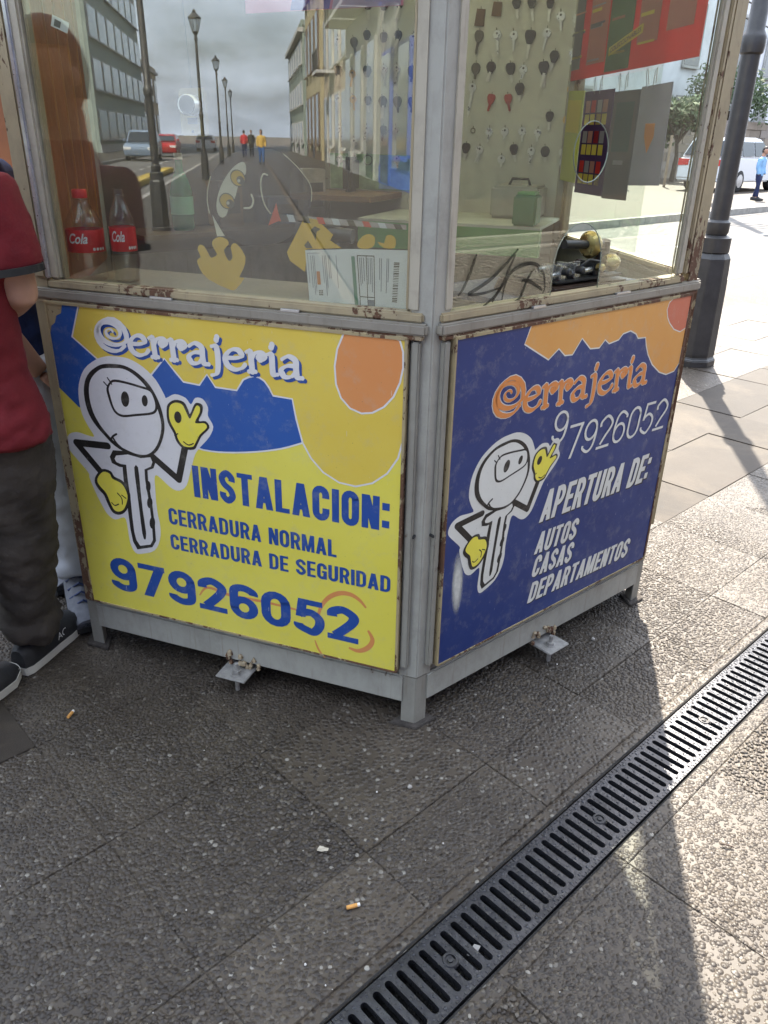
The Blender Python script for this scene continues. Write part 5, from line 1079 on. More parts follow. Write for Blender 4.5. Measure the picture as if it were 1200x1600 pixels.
# ================================================================== lamp posts
M_LAMP = plain('lamp_paint', (.038, .037, .037), .45, metal=.1, var=.25, scale=12, bmp=.0012)
M_LGLASS = emit_free_glass('lantern_glass', tint=(.85, .87, .86), dust=.25)
def lamp_post(pos, label):
    L_ = thing('lamp_post', pos, label, 'lamp post', 'lamp posts along the kerb'); c = Vector(pos)
    a = R(43.7)+math.pi/8
    MB().lathe(c, KP, [(0, .150), (.045, .150), (.06, .135), (.085, .138), (.55, .128), (.72, .120), (.755, .100)], 8, ph=a).build('base', M_LAMP, L_, bevel=.004)
    MB().lathe(c, KP, [(.752, .085), (.76, .102), (.85, .102), (.865, .075)], 24).build('collar', M_LAMP, L_, smooth=40)
    MB().lathe(c, KP, [(.86, .062), (.885, .075), (.945, .075), (.96, .062)], 24).build('ring', M_LAMP, L_, smooth=40)
    MB().lathe(c, KP, [(.95, .060), (1.6, .058), (1.9, .056), (1.91, .068), (1.94, .072), (1.99, .072), (2.01, .064), (2.03, .052), (4.1, .042), (4.12, .06), (4.2, .06), (4.24, .04)], 20).build('pole', M_LAMP, L_, smooth=35)
    MB().lathe(c, KP, [(4.24, .03), (4.34, .10), (4.36, .10)], 8).build('lantern_seat', M_LAMP, L_)
    MB().lathe(c, KP, [(4.365, .10), (4.72, .19)], 6).build('lantern_glass', M_LGLASS, L_)
    for q in range(6):
        t = 2*math.pi*q/6; x = Vector((1, 0, 0)); ax = KP; 
        p0 = c+KP*4.36+Vector((math.cos(t), math.sin(t), 0))*.104; p1 = c+KP*4.73+Vector((math.cos(t), math.sin(t), 0))*.195
        MB().tube([p0, p1], .011, 6).build('lantern_bar', M_LAMP, L_)
    MB().lathe(c, KP, [(4.725, .215), (4.745, .215), (4.86, .09), (4.90, .05), (4.93, .06), (4.98, .01)], 12).build('lantern_roof', M_LAMP, L_)
    return L_
lamp_post(ST(5.36, 2.475, 0), 'dark grey lamp post with faceted base standing right of the kiosk')
for i, (s, t, lab) in enumerate([(-10.8, 2.95, 'lamp post with faceted base, nearest one reflected in the left window'), (-27, 3.05, 'tall lantern lamp post reflected beside the sky in the left window'), (-43, 3.0, 'third lamp post of the reflected row, left window'), (-59, 3.0, 'fourth small lamp post far down the reflected street'), (-75, 3.0, 'farthest tiny lamp post down the reflected street')]):
    lamp_post(ST(s, t, 0), lab)

# ================================================================== people
M_SKIN = plain('skin', (.42, .235, .16), .55, var=.1, scale=25); M_HAIR = plain('hair_dark', (.018, .013, .010), .6)
def skin_mesh(pts, edges, radii, sub=2):
    me = bpy.data.meshes.new('sk'); me.from_pydata([tuple(p) for p in pts], edges, []); ob = bpy.data.objects.new('sk', me); col.objects.link(ob)
    md = ob.modifiers.new('s', 'SKIN'); md.use_smooth_shade = True; md.branch_smoothing = .6
    for i, r in enumerate(radii):
        me.skin_vertices[0].data[i].radius = r if isinstance(r, tuple) else (r, r); me.skin_vertices[0].data[i].use_root = (i == 0)
    sb = ob.modifiers.new('u', 'SUBSURF'); sb.levels = sub; sb.render_levels = sub
    bpy.context.view_layer.update(); dg = bpy.context.evaluated_depsgraph_get(); r = bpy.data.meshes.new_from_object(ob.evaluated_get(dg)); bpy.data.objects.remove(ob)
    r.polygons.foreach_set('use_smooth', [True]*len(r.polygons)); return r
def mesh_obj(name, me, mat, parent, wrinkle=0.0):
    if wrinkle:
        co = np.empty(len(me.vertices)*3); me.vertices.foreach_get('co', co); co = co.reshape(-1, 3); no = np.empty(len(me.vertices)*3); me.vertices.foreach_get('normal', no); no = no.reshape(-1, 3)
        from mathutils import noise as mn
        lo, hi = co[:, 2].min(), co[:, 2].max(); f = np.empty(len(co))
        for i_, (x_, y_, z_) in enumerate(co):
            t_ = (z_-lo)/(hi-lo+1e-6); e_ = 1+1.6*max(0, .22-t_)/.22
            a_ = 1-abs(mn.noise((x_*7, y_*7, z_*15+x_*9)))*2.6; b_ = 1-abs(mn.noise((x_*16+5, y_*16, z_*34-y_*14)))*2.6
            f[i_] = (a_*1.0+b_*.5)*e_
        co = co+no*(f*wrinkle)[:, None]; me.vertices.foreach_set('co', co.ravel()); me.update()
    me.materials.clear(); me.materials.append(mat); o = bpy.data.objects.new(name, me); col.objects.link(o); attach(o, parent); return o
def shoe(parent, heel, toe, up_mat, sole_mat, L_=.285, high=0.0, text=None, lace=None):
    h = Vector(heel); d = (Vector(toe)-h); d.z = 0; d.normalize(); sd_ = Vector((d.y, -d.x, 0))
    ys = [0, .02, .07, .13, .19, .24, .27, L_]; wd = [.022, .033, .038, .041, .047, .046, .036, .012]
    def outline(k, z, cut=0.): return [h+d*(y)+sd_*(w_*k)+KP*(z+(.012 if y > .25 else 0)) for y, w_ in zip(ys, wd)]+[h+d*y-sd_*(w_*k)+KP*(z+(.012 if y > .25 else 0)) for y, w_ in list(zip(ys, wd))[::-1]]
    mb = MB(); lo = outline(1.0, .001); hi = outline(1.08, .034); mb.prism(lo, hi); mb.build('shoe_sole', sole_mat, parent, bevel=.004, smooth=40)
    hs = [.085+high, .095+high, .10+high, .105+high*.8, .085, .068, .056, .040]; rows_ = []
    n = len(ys); mb = MB(); prof = [(1.02, .0), (1.02, .35), (.86, .72), (.5, .95), (0, 1.0)]; prof = prof+[(-a, b) for a, b in prof[:-1][::-1]]
    vs = []; 
    for y, w_, z in zip(ys, wd, hs):
        for a, b in prof: vs.append(h+d*y+sd_*(w_*a)+KP*(.030+(z-.030)*b))
    m_ = len(prof); fs = [(i*m_+j, i*m_+j+1, (i+1)*m_+j+1, (i+1)*m_+j) for i in range(n-1) for j in range(m_-1)]; fs += [tuple(range(m_)), tuple(range((n-1)*m_, n*m_))[::-1]]
    mb.add(vs, fs); up = mb.build('shoe', up_mat, parent, smooth=60)
    if text:
        class SF:
            def p(s, x, y, dd=0.): return h+d*x+sd_*(.0415+.0003+.0025)+KP*(y)
        put_text('shoe_lettering', text, SF(), (.125, .046), (.165, .046), .022, 0, M_LW, up, bold=.0)
    if lace:
        for q in range(4):
            y = .125+q*.022; z = .10-q*.009+high*(.7-q*.2); mb = MB().tube([h+d*y+sd_*.034+KP*(z-.012), h+d*(y+.012)+KP*(z+.012), h+d*(y+.02)-sd_*.034+KP*(z-.012)], .0035, 6); mb.build('shoe_lace', lace, up)
    return up
def head(parent, c, face_dir, r=.098, hair=M_HAIR, hair_back=True):
    """skull with jaw, nose, ears, eyes; hair cap"""
    f = Vector(face_dir); f.z = 0; f.normalize(); s = Vector((f.y, -f.x, 0)); c = Vector(c); bm = bmesh.new(); bmesh.ops.create_uvsphere(bm, u_segments=24, v_segments=16, radius=1)
    for v in bm.verts:
        x, y, z = v.co; wz = .80 if z > -.2 else .80-.28*(-z-.2); yy = y*(.98 if z > -.3 else 1.0)
        if z < -.35 and y > 0: yy = y*1.02
        nose = math.exp(-((x/.16)**2+((z+.12)/.2)**2)) if y > .5 else 0; brow = math.exp(-(((abs(x)-.3)/.18)**2+((z-.05)/.10)**2)) if y > .4 else 0
        v.co = c+s*(x*wz*r)+f*((yy+nose*.22-brow*.07)*r)+KP*(z*1.22*r)
    me = bpy.data.meshes.new('head'); bm.to_mesh(me); bm.free(); me.polygons.foreach_set('use_smooth', [True]*len(me.polygons)); o = mesh_obj('head', me, M_SKIN, parent)
    for q in (-1, 1):
        MB().lathe(c+s*(q*r*.78)-f*r*.05-KP*r*.05, s*q, [(0, r*.16), (r*.08, r*.22), (r*.12, r*.14)], 10).build('ear', M_SKIN, o, smooth=True)
        MB().lathe(c+s*(q*r*.30)+f*r*.83+KP*r*.08, f, [(0, r*.10), (r*.05, r*.07)], 10).build('eye', M_HAIR, o, smooth=True)
    MB().tube([c-s*r*.22+f*r*.86-KP*r*.55, c+f*r*.93-KP*r*.57, c+s*r*.22+f*r*.86-KP*r*.55], r*.04, 6).build('mouth', plain('lip', (.30, .12, .09), .5), o)
    bm = bmesh.new(); bmesh.ops.create_uvsphere(bm, u_segments=24, v_segments=14, radius=1); kill = []
    for v in bm.verts:
        x, y, z = v.co
        if (z < .25 and y > .25) or z < -.45: kill.append(v)
        v.co = c+s*(x*.86*r)+f*((y-.05)*1.03*r)+KP*(z*1.28*r+.004)
    bmesh.ops.delete(bm, geom=kill, context='VERTS'); me = bpy.data.meshes.new('hair'); bm.to_mesh(me); bm.free(); me.polygons.foreach_set('use_smooth', [True]*len(me.polygons)); mesh_obj('hair', me, hair, parent)
    return o
def hand(parent, w, d, side, mat=M_SKIN):
    """palm and five bent fingers"""
    w = Vector(w); d = Vector(d).normalized(); s = Vector(side).normalized(); nrm = d.cross(s)
    pts = [w, w+d*.045, w+d*.085]; ed = [(0, 1), (1, 2)]; rad = [(.022, .017), (.032, .016), (.030, .013)]
    for k, (o_, ln) in enumerate(((-.027, .065), (-.009, .075), (.009, .07), (.026, .056))):
        i = len(pts); pts += [w+d*.088+s*o_, w+d*(.088+ln*.5)+s*o_*1.1+nrm*.012, w+d*(.088+ln*.85)+s*o_*1.1+nrm*.034]; ed += [(2, i), (i, i+1), (i+1, i+2)]; rad += [.0095, .0088, .007]
    i = len(pts); pts += [w+d*.035-s*.036, w+d*.07-s*.052+nrm*.01, w+d*.095-s*.05+nrm*.02]; ed += [(1, i), (i, i+1), (i+1, i+2)]; rad += [.012, .0105, .008]
    return mesh_obj('hand', skin_mesh(pts, ed, rad, 1), mat, parent)
def fused(mb, voxel, smooth=8, wrinkle=0.0):
    """closed pieces grown together into one continuous surface"""
    me = bpy.data.meshes.new('f'); me.from_pydata(mb.v, [], mb.f); bm = bmesh.new(); bm.from_mesh(me); bmesh.ops.recalc_face_normals(bm, faces=bm.faces); bm.to_mesh(me); bm.free()
    ob = bpy.data.objects.new('f', me); col.objects.link(ob); m_ = ob.modifiers.new('r', 'REMESH'); m_.mode = 'VOXEL'; m_.voxel_size = voxel; m_.use_smooth_shade = True
    m2 = ob.modifiers.new('s', 'SMOOTH'); m2.factor = .5; m2.iterations = smooth
    bpy.context.view_layer.update(); dg = bpy.context.evaluated_depsgraph_get(); r = bpy.data.meshes.new_from_object(ob.evaluated_get(dg)); bpy.data.objects.remove(ob)
    r.polygons.foreach_set('use_smooth', [True]*len(r.polygons)); return r
def loft(mb, rings, n=20):
    """rings: (centre, half width vector, half depth vector)"""
    k = len(mb.v)
    for c, a, b in rings: mb.v += [tuple(Vector(c)+a*math.cos(2*math.pi*i/n)+b*math.sin(2*math.pi*i/n)) for i in range(n)]
    for j in range(len(rings)-1):
        for i in range(n): mb.f.append((k+j*n+i, k+j*n+(i+1) % n, k+(j+1)*n+(i+1) % n, k+(j+1)*n+i))
    mb.f.append(tuple(k+i for i in range(n))[::-1]); mb.f.append(tuple(k+(len(rings)-1)*n+i for i in range(n)))
def person(label, base, J, shirt, trousers, shoes, sole, sleeve=.55, hair=M_HAIR, hd=True, group=None, wr=.004, shoe_kw={}, detail=True, trouser_r=(.098, .082, .072, .078), torso=(.165, .115), hem=None, headr=.098, vox=.011):
    """J: joint dict in world coordinates"""
    P_ = thing('person', base, label, 'person', group); v = {k: Vector(x) for k, x in J.items()}
    face = v['face'].normalized(); face.z = 0; rt = Vector((face.y, -face.x, 0)); lp = lambda a, b, t: a+(b-a)*t; tw, td = torso; E = lambda c, a, b: (c, rt*a, face*b)
    # body under the clothes
    mb = MB(); loft(mb, [E(v['pel']-KP*.06, tw*.75, td*.75), E(v['pel']+KP*.08, tw*.78, td*.75), E(v['chest'], tw*.86, td*.82), E(lp(v['chest'], v['neck'], .6), tw*.72, td*.6), E(v['neck']-KP*.02, .055, .055), E(v['neck']+KP*.10, .052, .052)])
    for q in 'RL':
        mb.tube([v['sh'+q], lp(v['sh'+q], v['el'+q], .6), v['el'+q], lp(v['el'+q], v['wr'+q], .35), v['wr'+q]], [.050, .044, .039, .040, .027], 12)
        mb.tube([v['hip'+q], v['kn'+q], v['an'+q]-KP*.03], [.07, .05, .036], 12)
    mesh_obj('body', fused(mb, vox, 4), M_SKIN, P_)
    # trousers
    a, b, c_, e = trouser_r; mb = MB(); loft(mb, [E(lp(v['hipR'], v['hipL'], .5)-KP*.06, tw*.95, td*.98), E(v['pel']+KP*.05, tw*.88, td*.92), E(v['pel']+KP*.12, tw*.82, td*.85)])
    for q in 'RL':
        mb.tube([v['hip'+q]+KP*.02, lp(v['hip'+q], v['kn'+q], .35), lp(v['hip'+q], v['kn'+q], .75), v['kn'+q], lp(v['kn'+q], v['an'+q], .35), lp(v['kn'+q], v['an'+q], .75), lp(v['kn'+q], v['an'+q], .9), v['an'+q]+KP*.012], [a, a*1.02, b*1.02, b, c_*1.03, c_, e*1.06, e], 18)
    mesh_obj('trousers', fused(mb, vox, 5), trousers, P_, wr)
    # shirt
    hz = hem or (v['pel']-KP*.07); mb = MB(); loft(mb, [E(hz, tw*1.04, td*1.08), E(v['pel']+KP*.10, tw*.98, td*1.02), E(lp(v['pel'], v['chest'], .6), tw*.95, td*.98), E(v['chest'], tw*1.0, td*1.0), E(lp(v['chest'], v['neck'], .45), tw*.98, td*.85), E(lp(v['chest'], v['neck'], .78), tw*.62, td*.62), E(v['neck']-KP*.015, .068, .066), E(v['neck']+KP*.02, .064, .062)])
    for q in 'RL':
        so_, el_, wr_ = v['sh'+q], v['el'+q], v['wr'+q]; inn = lp(v['chest'], v['neck'], .5)
        pts = [lp(so_, inn, .5), so_, lp(so_, el_, min(sleeve, 1)*.5), lp(so_, el_, min(sleeve, 1))]; rr = [.075, .070, .064, .063]
        if sleeve > 1: pts += [lp(el_, wr_, .5), lp(el_, wr_, .95)]; rr[-1] = .055; rr += [.047, .040]
        mb.tube(pts, rr, 16)
    mesh_obj('shirt', fused(mb, vox, 5), shirt, P_, wr*.6)
    for q in 'RL':
        if detail: hand(P_, v['wr'+q], v['wr'+q]-v['el'+q], v.get('hs'+q, face.cross(KP)))
        an = v['an'+q]; tz = v['toe'+q]; dd = (tz-an); dd.z = 0; dd.normalize(); shoe(P_, Vector((an.x, an.y, 0))-dd*.075, tz, shoes, sole, **(shoe_kw if q == 'R' else {k_: x for k_, x in shoe_kw.items() if k_ != 'text'}))
    if hd: head(P_, v['neck']+KP*.165+face*.03, face, headr, hair)
    return P_
M_REDC = plain('red_cotton', (.135, .0045, .009), .85, var=.12, scale=30, bmp=.0006); M_BRNT = plain('brown_denim', (.043, .035, .028), .85, var=.4, scale=11, bmp=.002)
M_BSHOE = plain('black_mesh_shoe', (.016, .016, .017), .6, var=.3, scale=60, bmp=.0008); M_SOLEW = plain('sole_cream', (.55, .53, .46), .6)
J = dict(face=(.15, 1, 0), pel=(-.985, 1.765, .80), chest=(-.975, 1.745, 1.10), neck=(-.985, 1.75, 1.36), shR=(-.825, 1.735, 1.265), elR=(-.810, 1.75, 1.075), wrR=(-.955, 1.90, 1.00), shL=(-1.14, 1.73, 1.27), elL=(-1.22, 1.76, 1.03), wrL=(-1.17, 1.93, .90),
         hipR=(-.925, 1.775, .76), knR=(-.955, 1.82, .43), anR=(-1.005, 1.865, .105), toeR=(-.960, 2.06, 0), hipL=(-1.075, 1.76, .76), knL=(-1.11, 1.70, .43), anL=(-1.11, 1.60, .105), toeL=(-1.04, 1.78, 0))
red_p = person('person in dark red polo and brown jeans with back turned, left of the kiosk', (-.98, 1.77, 0), J, M_REDC, M_BRNT, M_BSHOE, M_SOLEW, sleeve=.72, wr=.006, shoe_kw=dict(text='AC'), torso=(.155, .115), hem=Vector((-.965, 1.765, .735)), trouser_r=(.104, .088, .074, .070))
MB().tube([Vector((-.825, 1.735, 1.265)).lerp(Vector((-.800, 1.735, 1.075)), .68), Vector((-.825, 1.735, 1.265)).lerp(Vector((-.800, 1.735, 1.075)), .76)], .062, 16).build('sleeve_band', plain('black_rib', (.012, .011, .010), .8), red_p, smooth=40)
M_BLUEJ = plain('navy_jacket', (.012, .028, .105), .8, var=.25, scale=14, bmp=.001); M_WHT = plain('pale_trousers', (.46, .48, .52), .85, var=.08, scale=14, bmp=.001); M_GSHOE = plain('grey_suede', (.13, .135, .155), .8, var=.2, scale=50); M_SOLEK = plain('sole_black', (.012, .012, .012), .7); M_LACE = plain('blue_lace', (.015, .03, .10), .6)
J = dict(face=(1, -.35, 0), pel=(-1.12, 2.20, .84), chest=(-1.13, 2.22, 1.14), neck=(-1.10, 2.21, 1.38), shR=(-1.12, 2.05, 1.28), elR=(-1.06, 2.03, 1.0), wrR=(-.95, 2.09, .80), shL=(-1.14, 2.40, 1.28), elL=(-1.16, 2.45, 1.02), wrL=(-1.02, 2.40, .90),
         hipR=(-1.03, 2.15, .80), knR=(-.985, 2.15, .46), anR=(-.99, 2.17, .14), toeR=(-.945, 2.09, 0), hipL=(-1.13, 2.30, .80), knL=(-1.12, 2.36, .46), anL=(-1.16, 2.38, .12), toeL=(-1.10, 2.30, 0))
person('person in navy jacket and pale trousers half hidden behind the yellow sign', (-1.12, 2.2, 0), J, M_BLUEJ, M_WHT, M_GSHOE, M_SOLEK, sleeve=.95, shoe_kw=dict(high=.05, lace=M_LACE, L_=.27), torso=(.15, .11), hem=Vector((-1.09, 2.19, .75)), trouser_r=(.095, .082, .076, .074))

def standing(pos, face, h=1.7, stride=.0):
    k = h/1.72; f = Vector(face); f.z = 0; f.normalize(); s = Vector((f.y, -f.x, 0)); b = Vector(pos)
    g = lambda x, y, z: b+s*(x*k)+f*(y*k)+KP*(z*k)
    return dict(face=f, pel=g(0, 0, .92), chest=g(0, 0, 1.24), neck=g(0, .01, 1.47), shR=g(.17, 0, 1.39), elR=g(.23, -.02, 1.12), wrR=g(.22, .08, .88), shL=g(-.17, 0, 1.39), elL=g(-.23, 0, 1.12), wrL=g(-.22, .1, .88),
                hipR=g(.085, 0, .88), knR=g(.09, .02+stride*.5, .5), anR=g(.095, stride, .10), toeR=g(.10, stride+.2, 0), hipL=g(-.085, 0, .88), knL=g(-.09, .02-stride*.3, .5), anL=g(-.095, -stride, .10), toeL=g(-.10, -stride+.2, 0))
M_LTB = plain('light_blue_shirt', (.20, .38, .62), .8); M_NAVT = plain('navy_trousers', (.012, .02, .07), .8)
def child(label, pos, face, h, sh, tr, stride=.1):
    person(label, pos, standing(pos, face, h, stride), sh, tr, M_BSHOE, M_SOLEK, sleeve=1.5, detail=False, wr=.002, vox=.02, torso=(.16*h/1.72, .11*h/1.72), headr=.098*(h/1.72)**.5, trouser_r=tuple(x*h/1.72 for x in (.095, .075, .06, .055)))
child('person in light blue shirt and navy trousers standing across the road at right', ST(24.3, 10.3, 0), SW*-1, 1.32, M_LTB, M_NAVT)
child('person in yellow top and blue jeans reflected on the street, left window', ST(-44, .9, 0), SU, 1.66, plain('yellow_cotton', (.55, .36, .08), .8), plain('blue_denim', (.05, .12, .30), .8))
child('person in red coat reflected far down the street, left window', ST(-58, 1.9, 0), SU*-1, 1.68, plain('red_coat', (.45, .02, .03), .8), M_NAVT)
child('person in black reflected beside the red coat, left window', ST(-60, 1.4, 0), SU, 1.72, M_SOLEK, M_BSHOE)

# ================================================================== vehicles
M_CGL = plain('car_glass', (.02, .025, .03), .08, var=.1); M_TYRE = plain('tyre', (.015, .015, .015), .8); M_RIMM = plain('rim', (.4, .4, .41), .3, metal=.8); M_TAIL = plain('tail_lamp', (.5, .02, .015), .2); M_HEADL = plain('head_lamp', (.7, .7, .68), .15)
def car(label, s, t, fwd, paint, L_=4.5, W=1.8, H=1.66, zg=-.13):
    c = thing('parked_car', ST(s, t, zg), label, 'car', 'cars by the road'); X = SU*fwd; Y = KP.cross(X)
    p = lambda x, y, z: ST(s, t, zg)+X*x+Y*y+KP*z
    lo = [(-L_/2, .38), (-L_/2+.05, .30), (L_/2-.08, .28), (L_/2, .45), (L_/2-.02, .72), (L_/2-.25, .92), (.95, 1.02), (-1.9, 1.06), (-L_/2+.02, .98)]
    mb = MB(); mb.prism([p(x, -W/2, z) for x, z in lo], [p(x, W/2, z) for x, z in lo]); body = mb.build('body', paint, c, bevel=.06, smooth=30)
    ca = [(1.05, 1.00), (.35, H-.06), (-.2, H), (-1.75, H-.03), (-2.12, 1.02)]
    mb = MB(); k = .86; A = [p(x, -W/2*(.97 if z < 1.1 else k*.93), z) for x, z in ca]; B = [p(x, W/2*(.97 if z < 1.1 else k*.93), z) for x, z in ca]; mb.prism(A, B); mb.build('cabin', paint, c, bevel=.05, smooth=30)
    for y in (-1, 1):
        for x0, x1, x2, x3 in ((.86, .34, -.36, -.36), (-.44, -.44, -1.30, -1.30), (-1.38, -1.38, -1.72, -1.92)):
            P = [p(x0, y*W/2*.962, 1.09), p(x1, y*W/2*.835, H-.14), p(x2, y*W/2*.835, H-.14), p(x3, y*W/2*.962, 1.09)]
            MB().prism(P, [q+Y*y*.012 for q in P]).build('side_window', M_CGL, c)
        MB().prism([p(.75, y*W/2, 1.06), p(.95, y*W/2, 1.06), p(.93, y*W/2, 1.2), p(.78, y*W/2, 1.2)], [p(.75, y*(W/2+.16), 1.06), p(.93, y*(W/2+.16), 1.07), p(.92, y*(W/2+.16), 1.19), p(.78, y*(W/2+.16), 1.19)]).build('mirror', paint, c, bevel=.02)
        for x in (L_*.30, -L_*.29):
            w = MB().lathe(p(x, y*(W/2-.20), .34), Y*y, [(0, .32), (.02, .34), (.19, .34), (.21, .31)], 22).build('wheel', M_TYRE, c, smooth=40); MB().lathe(p(x, y*(W/2-.02), .34), Y*y, [(0, .22), (.038, .21), (.044, .06)], 10).build('rim', M_RIMM, w)
        MB().prism([p(-L_/2-.004, y*(W/2-.02), .78), p(-L_/2-.004, y*(W/2-.02), 1.0), p(-L_/2-.004, y*(W/2-.38), .98), p(-L_/2-.004, y*(W/2-.38), .8)], [p(-L_/2+.06, y*(W/2+.012), .78), p(-L_/2+.06, y*(W/2+.012), 1.0), p(-L_/2+.06, y*(W/2-.38), .98), p(-L_/2+.06, y*(W/2-.38), .8)]).build('tail_lamp', M_TAIL, c)
        MB().prism([p(L_/2+.004, y*(W/2-.04), .62), p(L_/2+.004, y*(W/2-.04), .76), p(L_/2+.004, y*(W/2-.42), .76), p(L_/2+.004, y*(W/2-.42), .64)], [p(L_/2-.1, y*(W/2+.012), .62), p(L_/2-.1, y*(W/2+.012), .78), p(L_/2-.1, y*(W/2-.42), .78), p(L_/2-.1, y*(W/2-.42), .64)]).build('headlamp', M_HEADL, c)
    for x0, z0, x1, z1 in ((1.02, 1.06, .42, H-.12), (-2.10, 1.10, -1.80, H-.12)):
        P = [p(x0, -W/2*.86, z0), p(x0, W/2*.86, z0), p(x1, W/2*.74, z1), p(x1, -W/2*.74, z1)]; off = X*.03 if x0 > 0 else X*-.03; MB().prism([q for q in P], [q+off for q in P]).build('windscreen', M_CGL, c)
    MB().prism([p(-L_/2-.01, -.26, .62), p(-L_/2-.01, .26, .62), p(-L_/2-.01, .26, .74), p(-L_/2-.01, -.26, .74)], [p(-L_/2+.03, -.26, .62), p(-L_/2+.03, .26, .62), p(-L_/2+.03, .26, .74), p(-L_/2+.03, -.26, .74)]).build('number_plate', M_LW, c)
    return c
PW_ = plain('white_car_paint', (.62, .63, .65), .2, var=.02); PR_ = plain('red_car_paint', (.35, .02, .02), .2, var=.05); PB_ = plain('silver_blue_paint', (.18, .24, .32), .2, var=.05)
car('white family car parked across the road behind the lamp post', 29.3, 13.4, 1, PW_, zg=0)
car('white car seen through the kiosk windows beyond the road', 16.5, 13.6, 1, PW_, zg=0)
car('red car with tail lamps reflected on the road, left window', -62, 7.6, 1, PR_, H=1.5)
car('pale blue car reflected further down the road, left window', -52, 8.0, 1, PB_, H=1.7)
car('white car reflected at the far end of the road, left window', -85, 5.8, -1, PW_, H=1.5)
isl = MB(); isl.box((-36, 4.9, -.13), (-17, 5.35, .05), ROT); isl.build('kerb_island', M_YEL, kind='structure', bevel=.03)

# ================================================================== buildings
def bwall(name, c, var=.12): return plain(name, c, .85, var=var, scale=1.2, bmp=.006)
M_WPANE = plain('house_window', (.03, .035, .04), .12, var=.1)
def building(label, s0, s1, tf, dep, h, wall, trim, cols, storeys, face=1, door=True, cornice=True, balc=(), z0=0, wfrac=.5, pane=M_WPANE, groundh=3.2):
    """face +1: front looks towards +t"""
    B = thing('street_building', ST((s0+s1)/2, tf-face*dep/2, 0), label, 'building', 'buildings along the street')
    q = lambda s, d, z: ST(s, tf+face*d, z)
    def bx(nm, a0, a1, d0, d1, za, zb, m_, par=B): return MB().box8([q(a0, d0, za), q(a1, d0, za), q(a1, d1, za), q(a0, d1, za), q(a0, d0, zb), q(a1, d0, zb), q(a1, d1, zb), q(a0, d1, zb)]).build(nm, m_, par)
    bx('wall', s0, s1, -dep, 0, -.1, h, wall)
    bx('plinth', s0, s1, .002, .05, -.1, .55, trim)
    if cornice: bx('cornice', s0-.05, s1+.05, -.1, .35, h-.45, h-.15, trim); bx('parapet', s0, s1, -.2, .06, h-.149, h+.35, wall)
    wd = (s1-s0)/cols; sh = (h-.6)/storeys
    for j in range(storeys):
        for i in range(cols):
            a = s0+wd*(i+.5); ww = wd*wfrac/2; zb = j*sh+(.9 if j else .0); zt = j*sh+sh*.86
            if j == 0 and not (door and i % 2 == 0): zb = .9
            f = bx('window' if zb > .2 else 'door', a-ww-.1, a+ww+.1, .002, .10, zb-.02, zt+.12, trim); bx('pane', a-ww, a+ww, .101, .115, zb+.05, zt, pane, f)
            if zb > .2: bx('sill', a-ww-.18, a+ww+.18, .101, .22, zb-.1, zb-.02, trim, f)
            if (j, i) in balc:
                k = bx('balcony', a-wd*.46, a+wd*.46, .003, 1.0, zb-.35, zb-.2, trim)
                for r in range(9): x = a-wd*.45+wd*.9*r/8; bx('baluster', x-.02, x+.02, .94, .98, zb-.2, zb+.7, M_LAMP, k)
                bx('handrail', a-wd*.46, a+wd*.46, .92, 1.0, zb+.7, zb+.76, M_LAMP, k)
    return B
W1 = bwall('wall_pale_grey', (.17, .175, .19)); W2 = bwall('wall_cream', (.38, .33, .20)); W3 = bwall('wall_tan', (.34, .27, .19)); W4 = bwall('wall_brown', (.20, .16, .12)); W5 = bwall('wall_white', (.24, .24, .235)); W6 = bwall('wall_blue', (.035, .07, .24)); W7 = bwall('wall_green_grey', (.22, .27, .24))
TB = bwall('trim_blue', (.03, .075, .34)); TW = bwall('trim_white', (.42, .42, .41)); TG = bwall('trim_grey', (.30, .30, .29)); TBR = bwall('trim_brown', (.14, .10, .07))
PGN = plain('green_glass', (.10, .20, .17), .15, var=.2, scale=.6)
FT = -3.0
building('pale grey house with bright blue window frames reflected in the left window', -27, -14, FT, 8, 9.4, W1, TB, 4, 2, balc=((1, 1),))
building('white house with balcony and awning reflected beyond the blue framed one', -38, -27.2, FT, 8, 11, W5, TG, 3, 2, balc=((1, 0), (1, 1), (1, 2)))
building('tan corner house reflected in the middle of the street row', -52, -38.2, FT-.2, 8, 12.5, W3, TW, 4, 3, balc=((1, 1), (2, 2)))
building('cream tall house reflected near the end of the street row', -66, -52.2, FT, 9, 14, W2, TBR, 4, 3)
building('brown tower block with many floors reflected against the sky', -108, -92, FT-3, 14, 30, W4, TW, 4, 10, door=False)
building('grey house far down the reflected street row', -90, -66.3, FT+.2, 9, 9, W7, TW, 6, 3)
building('blue house standing behind the photographer', -13.6, 1.0, FT, 8, 7.0, W6, TW, 4, 2, balc=((1, 2),))
building('brown plastered house behind the right side of the pavement', 1.4, 34, -7.4, 8, 6.5, bwall('wall_dark_brown', (.075, .06, .05)), TBR, 1, 2, wfrac=.1)
building('cream house further right behind the pavement', 34.4, 55, -7.4, 8, 7.5, W2, TW, 6, 2)
# across the road
building('tall green glazed office block reflected at the left of the window', -94, -64, 12.5, 14, 34, W7, TW, 7, 10, face=-1, door=False, wfrac=.78, pane=PGN)
building('low brown shop reflected across the road', -39.6, -24, 12.5, 9, 7.0, W4, TW, 5, 1, face=-1)
building('tan two storey house reflected across the road, far end', -124, -95, 14, 9, 9, W3, TG, 6, 2, face=-1)
building('grey flat building across the road left of the kiosk', -23.6, 4, 13.5, 9, 6.2, W7, TG, 7, 2, face=-1)
building('large pale building across the road behind the lamp post', 18, 62, 24, 14, 13.5, bwall('wall_light_grey', (.50, .51, .54)), TG, 9, 3, face=-1, door=False, wfrac=.32)
